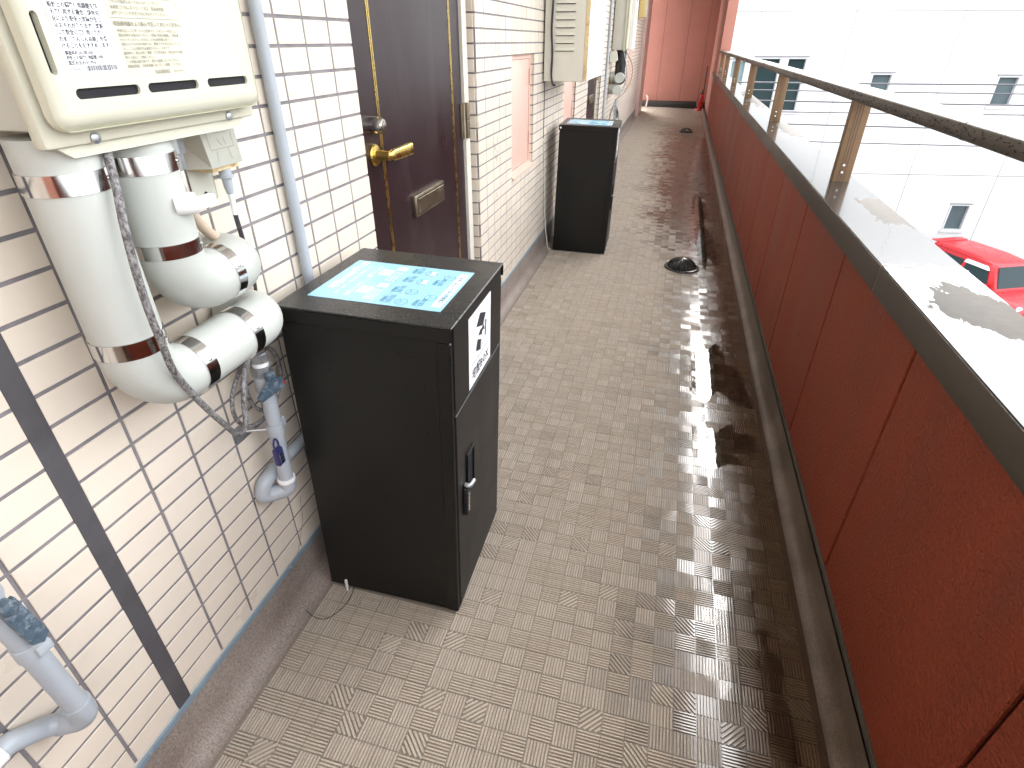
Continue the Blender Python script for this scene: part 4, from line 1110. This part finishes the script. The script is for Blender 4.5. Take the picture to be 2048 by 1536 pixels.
MB().tube(fillet([(-0.725, 0.290, 0.386), (-0.738, 0.272, 0.396), (-0.738, 0.235, 0.425), (-0.738, 0.16, 0.428)], 0.02, 6), 0.0150, 18).build('elbow', 'gas_pipe', g2)
MB().tube([(-0.738, 0.18, 0.428), (-0.738, -0.6, 0.428)], 0.0130, 18).build('wall_run', 'gas_pipe', g2)
wc = MB().lathe([(0.0155, -0.016), (0.0175, -0.015), (0.0175, 0.015), (0.0155, 0.016)], (-0.738, 0.208, 0.428), (0, 1, 0), 20, caps=False); wc.rbox(-0.752, -0.744, 0.200, 0.222, 0.440, 0.476, 0.002, 1)
wc.build('white_clip', 'white_plastic', g2)

# conduit, junction box and cords
cd = thing('conduit_pipe', 'slim blue grey vertical conduit between water heater and front door', 'conduit', (W + 0.012, 1.083, 0.1), 'vertical conduits on the tiled wall')
MB().tube([(W + 0.0125, 1.077, 0.135), (W + 0.0125, 1.077, CEIL)], 0.0118, 18).build('tube', 'gas_pipe', cd)
for z in (0.45, 1.46): MB().rbox(W + 0.001, W + 0.006, 1.056, 1.098, z, z + 0.016, 0.002, 1).build('clip', 'gas_pipe', cd)
cd2 = thing('conduit_pipe', 'thin pale conduit on the far wall beside the second front door', 'conduit', (W + 0.012, 6.74, 0.1), 'vertical conduits on the tiled wall')
MB().tube([(W + 0.0125, 6.74, 0.135), (W + 0.0125, 6.74, CEIL)], 0.0125, 14).build('tube', 'gas_pipe', cd2)
MB().rbox(W + 0.001, W + 0.006, 6.715, 6.765, 1.33, 1.35, 0.002, 1).build('clip', 'gas_pipe', cd2)

jb = thing('junction_box', 'small cream sloping outlet box with printed diagram under the heater', 'outlet box', (W, 0.84, 1.03))
MB().add([(W + 0.002, 0.775, 1.13), (W + 0.002, 0.880, 1.13), (-0.652, 0.828, 1.13), (-0.652, 0.752, 1.13),
          (W + 0.002, 0.792, 1.050), (W + 0.002, 0.900, 1.050), (-0.700, 0.893, 1.050), (-0.700, 0.818, 1.050)],
         [(0, 1, 2, 3), (7, 6, 5, 4), (0, 3, 7, 4), (1, 5, 6, 2), (3, 2, 6, 7), (0, 4, 5, 1)]).build('housing', 'cabinet', jb, angle=20)
MB().box(W + 0.010, -0.706, 0.824, 0.888, 1.043, 1.0495).build('underside', 'rust', jb, smooth=False)
MB().rbox(W + 0.001, W + 0.005, 0.805, 0.872, 0.990, 1.055, 0.004, 2).build('mounting_plate', 'cabinet', jb)
MB().lathe([(0.004, 0), (0.0038, 0.001)], (W + 0.005, 0.845, 1.003), (1, 0, 0), 12).build('screw_slot', 'hollow', jb)
lt = MB(); a_ = Vector((-0.6722, 0.812, 1.172)); 
def jf(u, v):
    p0 = Vector((-0.652, 0.752, 1.13)).lerp(Vector((-0.652, 0.828, 1.13)), u); p1 = Vector((-0.700, 0.818, 1.050)).lerp(Vector((-0.700, 0.893, 1.050)), u)
    return p0.lerp(p1, v) + Vector((0.0007, 0, 0.0001))
for a, b in (((.15, .15), (.85, .15)), ((.15, .15), (.15, .62)), ((.85, .15), (.85, .62)), ((.15, .62), (.85, .62)), ((.25, .2), (.4, .3)), ((.4, .22), (.8, .22)), ((.4, .3), (.8, .3)), ((.3, .66), (.25, .9)), ((.65, .64), (.7, .9)), ((.4, .42), (.5, .56)), ((.6, .40), (.62, .56))): line_to(lt, [jf(*a), jf(*b)], 0.0006, (1, 0, 0))
lt.build('printed_diagram', 'ink_faint', jb, smooth=False)
cg = thing('power_cord', 'dark power cord from the outlet box plug down behind the insulated pipes', 'cord', (-0.71, 0.865, 0.75))
px_ = -0.715
MB().lathe([(0.010, 0.0), (0.010, -0.014), (0.014, -0.015), (0.014, -0.018), (0.008, -0.020), (0.0075, -0.034), (0.0055, -0.045)], (px_, 0.868, 1.046), (0, 0, 1), 16).build('plug', 'gas_pipe', cg)
MB().tube(smooth_path([(px_, 0.868, 1.005), (px_ - 0.002, 0.871, 0.985), (px_ - 0.004, 0.872, 0.965)], 5), 0.0048, 10).build('white_lead', 'white_plastic', cg)
MB().tube(smooth_path([(px_ - 0.004, 0.872, 0.965), (px_ - 0.006, 0.878, 0.90), (-0.735, 0.895, 0.83), (-0.735, 0.880, 0.76), (-0.73, 0.855, 0.722)], 7), 0.0042, 10).build('cable', 'cord_dark', cg)

cc_ = thing('heater_cord', 'grey speckled cord hanging in front of the pipes, coiled beside the gas valve', 'cord', (-0.66, 0.60, 0.56))
main = [pix(232, 300, 0, -0.628), pix(250, 380, 0, -0.617), pix(262, 450, 0, -0.612), pix(282, 540, 0, -0.610), pix(305, 620, 0, -0.610), pix(330, 690, 0, -0.612), pix(352, 745, 0, -0.618),
        pix(395, 800, 0, -0.640), pix(440, 845, 0, -0.665), pix(470, 869, 0, -0.685), pix(485, 850, 0, -0.692), pix(483, 800, 0, -0.692), pix(484, 750, 0, -0.694), pix(497, 708, 0, -0.70)]
MB().tube(smooth_path(main, 7), 0.0051, 12).build('cable', 'cord', cc_)
lp = [pix(497, 708, 0, -0.712), pix(474, 745, 0, -0.712), pix(459, 800, 0, -0.712), pix(468, 840, 0, -0.712), pix(492, 853, 0, -0.712), pix(520, 838, 0, -0.722), pix(545, 800, 0, -0.734), pix(556, 745, 0, -0.734), pix(545, 705, 0, -0.732), pix(522, 692, 0, -0.728),
      pix(497, 708, 0, -0.722), pix(486, 740, 0, -0.722), pix(487, 775, 0, -0.722), pix(497, 805, 0, -0.722), pix(515, 820, 0, -0.728), pix(535, 818, 0, -0.734)]
MB().tube(smooth_path(lp, 6), 0.0042, 10).build('coil', 'cord', cc_)
MB().tube([pix(490, 700, 0, -0.700), pix(497, 712, 0, -0.698), pix(503, 704, 0, -0.700)], 0.003, 8).build('tie', 'frame', cc_)

tw = [pix(603, 990, 0, -0.735), pix(606, 1040, 0, -0.742), pix(598, 1090, 0, -0.746), pix(589, 1140, 0, -0.744)]
single(MB().tube(smooth_path(tw, 6), 0.0006, 6), 'thin_wire', 'bronze', 'hair-thin wire dangling on the tiles below the gas pipe elbow', 'wire')
tw = [pix(594, 1186, 2, 0.004), pix(606, 1212, 2, 0.004), pix(628, 1232, 2, 0.004), pix(652, 1236, 2, 0.005), pix(680, 1220, 2, 0.005), pix(700, 1196, 2, 0.005), pix(712, 1166, 2, 0.005)]
single(MB().tube(smooth_path(tw, 6), 0.0009, 6), 'thin_wire', 'pole_dark', 'loose loop of thin dark wire on the floor before the nearer black box', 'wire')
tw = [(-0.745, 3.70, 0.70), (-0.742, 3.76, 0.45), (-0.735, 3.775, 0.2), (-0.715, 3.76, 0.07), (-0.705, 3.77, 0.012), (-0.70, 3.82, 0.006)]
single(MB().tube(smooth_path(tw, 6), 0.0035, 8), 'white_cable', 'cabinet', 'pale cable running down the wall behind the farther black box', 'cable')

# ------------------------------------------------------------------ meter cabinet
mc = thing('meter_cabinet', 'cream steel meter cabinet with louvres and a rusty front edge on the wall', 'cabinet', (W, 3.97, 1.028))
y0, y1, xf = 3.62, 4.32, -0.507
MB().rbox(W + 0.003, xf - 0.022, y0, y1, 1.028, 2.06, 0.003, 1).build('casing', 'cabinet', mc)
MB().rbox(xf - 0.0215, xf, y0 + 0.004, y1, 1.032, 2.06, 0.003, 1).build('front_door', 'cabinet_face', mc)
MB().box(xf - 0.0212, xf - 0.001, y0 - 0.0005, y0 + 0.0035, 1.034, 2.06).build('rusty_edge', 'rust', mc, smooth=False)
MB().rbox(xf + 0.0004, xf + 0.003, y0 + 0.10, y0 + 0.125, 1.36, 1.58, 0.001, 1).build('handle', 'zinc', mc)
for k in range(16):
    z = 1.178 + 0.036 * k
    lv = MB().prism([(-0.690, y0 - 0.0002, z), (-0.690, y0 - 0.0065, z + 0.001), (-0.690, y0 - 0.0002, z + 0.017)], (0.105, 0, 0)).build('louvre', 'cabinet', mc, angle=20)
    MB().box(-0.688, -0.587, y0 - 0.005, y0 - 0.0003, z - 0.0028, z - 0.0006).build('louvre_gap', 'hollow', lv, smooth=False)
tw = [(-0.716, y0 - 0.008, 2.0), (-0.714, y0 - 0.008, 1.55), (-0.708, y0 - 0.010, 1.42), (-0.712, y0 - 0.008, 1.28), (-0.704, y0 - 0.010, 1.17), (-0.706, y0 - 0.008, 1.06), (-0.694, y0 - 0.012, 1.015), (-0.68, y0 - 0.01, 1.012)]
single(MB().tube(smooth_path(tw, 6), 0.0055, 8), 'black_cable', 'black', 'twisted black cable hanging down the side of the meter cabinet', 'cable')
tw = [(-0.715, y0 - 0.004, 1.20), (-0.700, y0 - 0.006, 1.10), (-0.698, y0 - 0.004, 1.03), (-0.71, y0 + 0.0, 0.95)]
single(MB().tube(smooth_path([(-0.752, 3.68, 1.02), (-0.751, 3.68, 0.9), (-0.751, 3.682, 0.72)], 6), 0.002, 6), 'thin_wire', 'pole_dark', 'thin dark wire on the tiles under the meter cabinet', 'wire')

# ------------------------------------------------------------------ far heater's pipework
dy = 6.62


def plain_pipe(path, r, er, label, material='pipe_cover'):
    return single(MB().tube(fillet(path, er, 8), r, 18), 'insulated_pipe', material, label, 'pipe', 'pipework under the far water heater', org=tuple(path[0]))


plain_pipe([(-0.655, 7.245, 1.14), (-0.655, 7.245, 0.86), (-0.655, 7.42, 0.86), (W + 0.004, 7.42, 0.86)], 0.056, 0.06, 'black wrapped pipe dropping from the far water heater', 'iron')
plain_pipe([(-0.642, 7.12, 0.882), (-0.642, 7.26, 0.882), (W + 0.004, 7.26, 0.882)], 0.050, 0.06, 'pale round pipe elbow below the far heater, upper one')
plain_pipe([(-0.652, 7.08, 0.765), (-0.652, 7.22, 0.765), (W + 0.004, 7.22, 0.765)], 0.050, 0.06, 'pale round pipe elbow below the far heater, lower one')
jb2 = single(MB().prism([(W + 0.002, 7.02, 1.13), (-0.69, 7.02, 1.13), (-0.672, 7.02, 1.05), (-0.70, 7.02, 1.03), (W + 0.002, 7.02, 1.03)], (0, 0.08, 0)), 'junction_box', 'cabinet', 'small cream outlet box under the far heater', 'outlet box')
cl2 = [(-0.62, 7.20, 1.12), (-0.585, 7.24, 0.98), (-0.575, 7.22, 0.86), (-0.61, 7.18, 0.74), (-0.66, 7.12, 0.66), (-0.70, 7.08, 0.55), (-0.70, 7.06, 0.42), (-0.66, 7.06, 0.36), (-0.61, 7.06, 0.42), (-0.61, 7.06, 0.55), (-0.66, 7.06, 0.62), (-0.70, 7.07, 0.50), (-0.69, 7.07, 0.38), (-0.65, 7.07, 0.33), (-0.62, 7.07, 0.40)]
single(MB().tube(smooth_path(cl2, 6), 0.0055, 8), 'coiled_cord', 'cord_grey', 'grey cord looped into coils below the far water heater', 'cord')
single(MB().tube(smooth_path([(-0.60, 7.30, 1.12), (-0.53, 7.33, 1.0), (-0.53, 7.33, 0.85), (-0.60, 7.32, 0.72), (-0.67, 7.30, 0.66)], 6), 0.008, 8), 'far_hose', 'hose', 'beige hose bowing out from the far water heater', 'hose')
g3 = thing('gas_pipe', 'grey gas pipe with black lever below the far water heater', 'pipe', (-0.66, 7.30, 0.2), 'gas pipes on the tiled wall')
MB().tube(fillet([(-0.665, 7.30, 0.66), (-0.665, 7.30, 0.25), (-0.735, 7.30, 0.25)], 0.02, 5), 0.015, 14).build('riser', 'gas_pipe', g3)
MB().rbox(-0.645, -0.630, 7.27, 7.29, 0.47, 0.56, 0.004, 1).build('valve_lever', 'black', g3)
MB().lathe([(0.02, 0), (0.02, 0.05)], (-0.665, 7.30, 0.52), (0, 0, 1), 12).build('valve_body', 'zinc', g3)
# more fittings on the far wall
fb = thing('wall_box', 'narrow pale wall cabinet just beyond the far water heater', 'cabinet', (W, 8.6, 1.13))
MB().rbox(W + 0.003, -0.64, 8.45, 8.85, 1.13, 2.0, 0.004, 1).build('casing', 'cabinet_face', fb)
for z in (1.52, 1.56): MB().rbox(-0.6398, -0.636, 8.50, 8.54, z + 0.1, z + 0.125, 0.001, 1).build('latch', 'black', fb)
MB().rbox(-0.6398, -0.637, 8.50, 8.80, 1.16, 1.50, 0.002, 1).build('panel', 'cabinet_face', fb)
yb_ = thing('yellow_box', 'yellowed box high on the wall near the far pillar', 'box', (W, 10.65, 1.52))
MB().rbox(W + 0.003, -0.652, 10.5, 10.82, 1.525, 1.95, 0.006, 2).build('casing', 'yellow_box', yb_)
MB().rbox(-0.651, -0.642, 10.51, 10.81, 1.535, 1.94, 0.004, 1).build('cover', 'heater', yb_)
h3 = single(MB().rbox(W + 0.001, W + 0.006, 9.6, 10.1, 0.63, 1.16, 0.002, 1), 'wall_panel', 'hatch', 'pink metal panel on the tiles beyond the far heater', 'panel')

# ------------------------------------------------------------------ corner objects at the far end
ex = thing('fire_extinguisher', 'red fire extinguisher standing in a red tray at the far right corner', 'fire extinguisher', (0.47, 13.85, 0))
MB().lathe([(0.085, 0.0), (0.088, 0.012), (0.080, 0.030), (0.060, 0.034)], (0.455, 13.80, 0.002), (0, 0, 1), 24).build('tray', 'ext_red', ex)
MB().lathe([(0.048, 0), (0.052, 0.02), (0.052, 0.20), (0.046, 0.235), (0.026, 0.262), (0.018, 0.27)], (0.47, 13.84, 0.034), (0, 0, 1), 24).build('cylinder', 'ext_red', ex)
MB().lathe([(0.018, 0.0), (0.02, 0.03), (0.010, 0.035), (0.009, 0.075), (0.006, 0.08)], (0.47, 13.84, 0.302), (0, 0, 1), 16).build('valve', 'black', ex)
MB().tube(smooth_path([(0.47, 13.82, 0.325), (0.43, 13.80, 0.30), (0.412, 13.79, 0.20), (0.414, 13.79, 0.12)], 6), 0.008, 8).build('hose', 'black', ex)
MB().box(0.398, 0.404, 13.76, 13.80, 0.08, 0.17).build('label_card', 'paper_white', ex, smooth=False)
single(MB().tube([(0.505, 14.02, 0.004), (0.497, 14.14, 0.80)], 0.011, 10), 'dark_pole', 'pole_dark', 'thin dark pole leaning in the far right corner', 'pole')
single(MB().tube(fillet([(-0.66, 14.15, 0.22), (-0.62, 14.12, 0.17), (-0.635, 14.05, 0.004)], 0.03, 5), 0.016, 12), 'white_drain_hose', 'hatch', 'short pale drain spout at the foot of the far pillar', 'pipe')

# ------------------------------------------------------------------ white building across the yard
FU = Vector((0.985, 0.17, 0)).normalized(); FN = Vector((0.17, -0.985, 0)).normalized(); FP = Vector((9, 22.8, 0))


def fpix(px, py):
    d = (px - 1024, py - 768, FPX); r = Vector([sum(R[i][k] * d[k] for k in range(3)) for i in range(3)])
    p = CAMPOS + r * ((FP - CAMPOS).dot(FN) / r.dot(FN)); return (p - FP).dot(FU), p.z


bd = thing('white_building', 'white sided building across the yard behind the handrail', 'building', tuple(FP + Vector((0, 0, -6.1))))


def fbox(mb, s0, s1, z0, z1, d0, d1):
    """box on the facade: s along it, d out of it"""
    p = [FP + FU * s + FN * d + Vector((0, 0, z)) for z in (z0, z1) for d in (d0, d1) for s in (s0, s1)]
    return mb.add(p, [(0, 2, 3, 1), (4, 5, 7, 6), (0, 1, 5, 4), (2, 6, 7, 3), (0, 4, 6, 2), (1, 3, 7, 5)])


WIN = []
s0, z1 = fpix(1511, 114); s1, _ = fpix(1617, 114); _, z0 = fpix(1590, 224); WIN.append((s0, s1, z0, z1, 'big'))
s0, z1 = fpix(1744, 146); s1, _ = fpix(1788, 146); WIN.append((s0, s1, z1 - 0.75, z1, 'frost'))
s0, z1 = fpix(1997, 151); s1, _ = fpix(2043, 151); _, z0 = fpix(2000, 214); WIN.append((s0, s1, z0, z1, 'frost'))
s0, z1 = fpix(1902, 408); s1, _ = fpix(1943, 409); _, z0 = fpix(1905, 461); WIN.append((s0, s1, z0, z1, 'frost'))
s0, z1 = fpix(1462, 119); s1, _ = fpix(1495, 119); WIN.append((s0, s1, z1 - 1.3, z1, 'blue'))
# facade built as wall pieces around the window openings
wl = MB(); cur = -22.0
cols_ = sorted(WIN)
xs = sorted(set([-22.0, 26.0] + [v for q in WIN for v in q[:2]]))
for a, b in zip(xs[:-1], xs[1:]):
    m_ = (a + b) / 2; hs2 = sorted([(q[2], q[3]) for q in WIN if q[0] < m_ < q[1]]); z = -6.1
    for lo, hi in hs2:
        fbox(wl, a, b, z, lo, -0.25, 0.0); z = hi
    fbox(wl, a, b, z, 7.5, -0.25, 0.0)
wl.build('wall', 'facade', bd, smooth=False)
jn = MB()
for px in (1470, 1640, 1835, 2018): s, _ = fpix(px, 300); fbox(jn, s - 0.008, s + 0.008, -5.8, 7.5, 0.0005, 0.004)
for z in (-2.6, 2.0): fbox(jn, -22, 26, z - 0.008, z + 0.008, 0.0006, 0.0042)
jn.build('panel_joints', 'facade_joint', bd, smooth=False)
jn = MB()
w4 = WIN[3]
for k in range(62):
    zz = -5.7 + 0.055 * k
    for a, b in ([(-22, w4[0] - 0.08), (w4[1] + 0.08, 26)] if w4[2] - 0.1 < zz < w4[3] + 0.05 else [(-22, 26)]): fbox(jn, a, b, zz, zz + 0.006, 0.0003, 0.0025)
jn.build('siding_lines', 'facade_joint', bd, smooth=False)['kind'] = 'stuff'
for s0, s1, z0, z1, kd in WIN:
    fm = MB(); e = 0.05
    fbox(fm, s0, s1, z1 - e, z1, -0.12, 0.03); fbox(fm, s0, s1, z0, z0 + e, -0.12, 0.03); fbox(fm, s0, s0 + e, z0 + e, z1 - e, -0.12, 0.029); fbox(fm, s1 - e, s1, z0 + e, z1 - e, -0.12, 0.029)
    if kd == 'big':
        m_ = s0 + (s1 - s0) * 0.56; fbox(fm, m_ - 0.13, m_ + 0.13, z0 + e, z1 - e, -0.12, 0.028)
    wn = fm.build('window', 'sash', bd, smooth=False)
    fbox(MB(), 0, 1, 0, 1, 0, 1)
    gm_ = MB(); fbox(gm_, s0 + e, s1 - e, z0 + e, z1 - e, -0.10, -0.08); gm_.build('pane', {'big': 'glass', 'frost': 'glass_frosted', 'blue': 'glass_blue'}[kd], wn, smooth=False)
    sm_ = MB(); fbox(sm_, s0 - 0.05, s1 + 0.05, z0 - 0.06, z0 - 0.001, 0.0, 0.06); sm_.build('sill', 'sash', wn, smooth=False)
    hd_ = MB(); fbox(hd_, s0 - 0.03, s1 + 0.03, z1 + 0.001, z1 + 0.03, 0.0, 0.05); hd_.build('drip_edge', 'facade_joint', wn, smooth=False)

# overhead wires across the yard
wl_ = ['uppermost', 'second highest', 'third highest', 'fourth highest', 'second lowest', 'lowest']
for k, (ya, yb2) in enumerate(((163, 169), (178, 188), (199, 211), (221, 230), (244, 262), (278, 296))):
    a, b = pix(1480, ya, 1, 16.0, True), pix(2160, yb2, 1, 16.6, True); dv = b - a
    p0, p1 = a - dv * 1.2, b + dv * 1.2; pts = []
    for i in range(25):
        f = i / 24; p = p0.lerp(p1, f); p.z += 0.10 * ((2 * f - 1) ** 2) - 0.02; pts.append(p)
    single(MB().tube(pts, 0.013 if k % 2 else 0.016, 6), 'overhead_wire', 'wire', wl_[k] + ' dark overhead wire crossing in front of the white building', 'wire', 'overhead wires before the white building')

# ------------------------------------------------------------------ red car in the yard
car = thing('parked_car', 'red boxy compact car parked below in front of the white building', 'car', (0, 0, 0))
LN, WD = 3.4, 0.74


def loft(mb, secs):
    m = len(secs[0]); k = len(mb.v)
    for s in secs: mb.v += [Vector(p) for p in s]
    for i in range(len(secs) - 1):
        for j in range(m): mb.f.append([k + i * m + j, k + i * m + (j + 1) % m, k + (i + 1) * m + (j + 1) % m, k + (i + 1) * m + j])
    mb.f.append([k + j for j in range(m)][::-1]); mb.f.append([k + (len(secs) - 1) * m + j for j in range(m)])


def rsec(x, hw, z0, z1, r, tw=None):
    """rounded cross-section at station x: half width hw at the bottom, tw at the top"""
    tw = tw or hw; pts = []
    for (cy, cz, a0, ww) in ((1, 0, -90, hw), (1, 1, 0, tw), (-1, 1, 90, tw), (-1, 0, 180, hw)):
        for k in range(5):
            a = math.radians(a0 + 22.5 * k); yy = cy * (ww - r) + r * math.cos(a); zz = (z0 + r if cz == 0 else z1 - r) + r * math.sin(a); pts.append((x, yy, zz))
    return pts


bdm = MB()
loft(bdm, [rsec(-1.70, 0.62, 0.42, 0.92, 0.12), rsec(-1.64, 0.70, 0.30, 0.98, 0.14), rsec(-1.2, 0.735, 0.24, 1.0, 0.10), rsec(0.7, 0.735, 0.24, 0.99, 0.10), rsec(1.15, 0.72, 0.24, 0.93, 0.12), rsec(1.55, 0.69, 0.26, 0.84, 0.14), rsec(1.66, 0.62, 0.30, 0.74, 0.14), rsec(1.70, 0.55, 0.36, 0.66, 0.12)])
bdm.build('body', 'car_red', car, angle=50)
cbm = MB()
loft(cbm, [rsec(-1.66, 0.66, 0.93, 0.99, 0.02, 0.64), rsec(-1.63, 0.67, 0.93, 1.50, 0.06, 0.56), rsec(-1.56, 0.68, 0.93, 1.655, 0.09, 0.57), rsec(-1.3, 0.69, 0.93, 1.70, 0.09, 0.585), rsec(-0.2, 0.70, 0.93, 1.715, 0.09, 0.59), rsec(0.40, 0.70, 0.93, 1.675, 0.09, 0.575), rsec(0.56, 0.70, 0.93, 1.61, 0.09, 0.56), rsec(0.90, 0.69, 0.90, 1.02, 0.03, 0.64)])
cbm.build('cabin', 'car_red', car, angle=50)


def side_quad(xa0, xa1, xb0, xb1, z0, z1, sgn, d=0.012):
    def yy(z): return (0.70 + (0.588 - 0.70) * ((z - 0.93) / 0.72)) + 0.004
    p = [(xa0, sgn * yy(z0), z0), (xa1, sgn * yy(z0), z0), (xb1, sgn * yy(z1), z1), (xb0, sgn * yy(z1), z1)]
    return MB().prism(p, (0, sgn * d, 0))


for sgn in (-1, 1):
    for q in ((-0.28, 0.66, -0.24, 0.44), (-1.18, -0.40, -1.14, -0.36), (-1.56, -1.28, -1.52, -1.26)):
        side_quad(q[0], q[1], q[2], q[3], 1.02, 1.50, sgn).build('side_window', 'glass', car, smooth=False)
    side_quad(-0.30, 0.50, -0.26, 0.40, 1.46, 1.55, sgn, 0.05).build('window_visor', 'white_plastic', car, smooth=False)
    MB().rbox(-1.5, 0.42, sgn * 0.60 - 0.012, sgn * 0.60 + 0.012, 1.615, 1.645, 0.008, 1).build('roof_gutter', 'car_red', car)
    MB().rbox(0.60, 0.72, min(sgn * 0.73, sgn * 0.90), max(sgn * 0.73, sgn * 0.90), 1.00, 1.14, 0.03, 2).build('wing_mirror', 'car_red', car)
    MB().lathe([(0.10, -0.03), (0.115, 0.02), (0.10, 0.05), (0.04, 0.06)], (1.60, sgn * 0.50, 0.71), (1, 0, 0.25), 18).build('headlight', 'chrome', car)
    for xw in (-1.12, 1.10):
        wh_ = MB().lathe([(0.27, 0.0), (0.28, 0.02), (0.28, 0.13), (0.27, 0.15)], (xw, sgn * 0.62, 0.28), (0, sgn, 0), 24).build('wheel', 'tyre', car)
        MB().lathe([(0.18, 0.151), (0.17, 0.156), (0.05, 0.150)], (xw, sgn * 0.62, 0.28), (0, sgn, 0), 20).build('rim', 'chrome', wh_)
MB().prism([(0.872, -0.58, 1.055), (0.872, 0.58, 1.055), (0.600, 0.50, 1.575), (0.600, -0.50, 1.575)], (0.02, 0, 0.010)).build('windscreen', 'glass', car, smooth=False)
MB().rbox(-1.74, -1.48, -0.52, 0.52, 1.665, 1.70, 0.012, 2).build('roof_spoiler', 'car_red', car)
MB().rbox(1.68, 1.72, -0.40, 0.40, 0.50, 0.60, 0.01, 1).build('grille', 'black', car)
MB().rbox(1.62, 1.74, -0.66, 0.66, 0.30, 0.46, 0.04, 2).build('bumper', 'car_red', car)
car.location = (9.95, 19.75, -6.1); car.rotation_euler = (0, 0, math.atan2(-0.907, 0.42)); car.scale = (1.06, 1.06, 1.06)

# ------------------------------------------------------------------ shifts for the refitted camera
# laid out by the first camera fit; reshaped here to match the refitted camera:
# length scaled, floor tilted about a degree towards the parapet, each object offset
REFIT_TILT = 0.0186  # cross tilt between the two camera fits
ON_FLOOR = ('floor', 'puddle', 'parcel_box', 'drain_dome', 'cable_tie', 'thin_wire', 'fire_extinguisher', 'dark_pole', 'white_drain_hose')
KEEP = ('white_building', 'overhead_wire', 'parked_car', 'ground', 'sun', 'camera')
bpy.context.view_layer.update()
for o in [q for q in bpy.data.objects if q.parent is None]:
    nm = o.name.split('.')[0]
    if nm in KEEP: continue
    low = nm in ON_FLOOR and o.location.z < 0.05
    ys = 0.982
    if nm == 'floor': o.rotation_euler = (0, REFIT_TILT, 0)
    x, y, z = o.location
    if low:
        o.location = (x - 0.0154, ys * y + 0.012 * x - 0.030, z + 0.0074 - REFIT_TILT * x)
        if nm not in ('parcel_box', 'floor', 'puddle'): o.rotation_euler = (0, REFIT_TILT, 0)   # water lies level
    else:
        zs = [z] + [(c.matrix_world @ Vector(v)).z for c in [o] + list(o.children) if c.type == 'MESH' for v in c.bound_box]
        zm = min((min(zs) + max(zs)) / 2, 1.16)
        if nm in ('tiled_wall', 'front_door', 'corner_pillar'): zm = 0.78
        if nm == 'conduit_pipe': zm = 0.95
        o.location = (x + 0.0124 * (zm - 1.24), ys * y + 0.012 * x + 0.0244 * (zm - 1.24), z + 0.0074 - REFIT_TILT * x - 0.006 * zm)  # offset to suit the refit, reckoned from camera height
    if nm != 'parcel_box': o.scale = (1, ys, 1)

for o in bpy.data.objects:
    if '_org' in o: del o['_org']
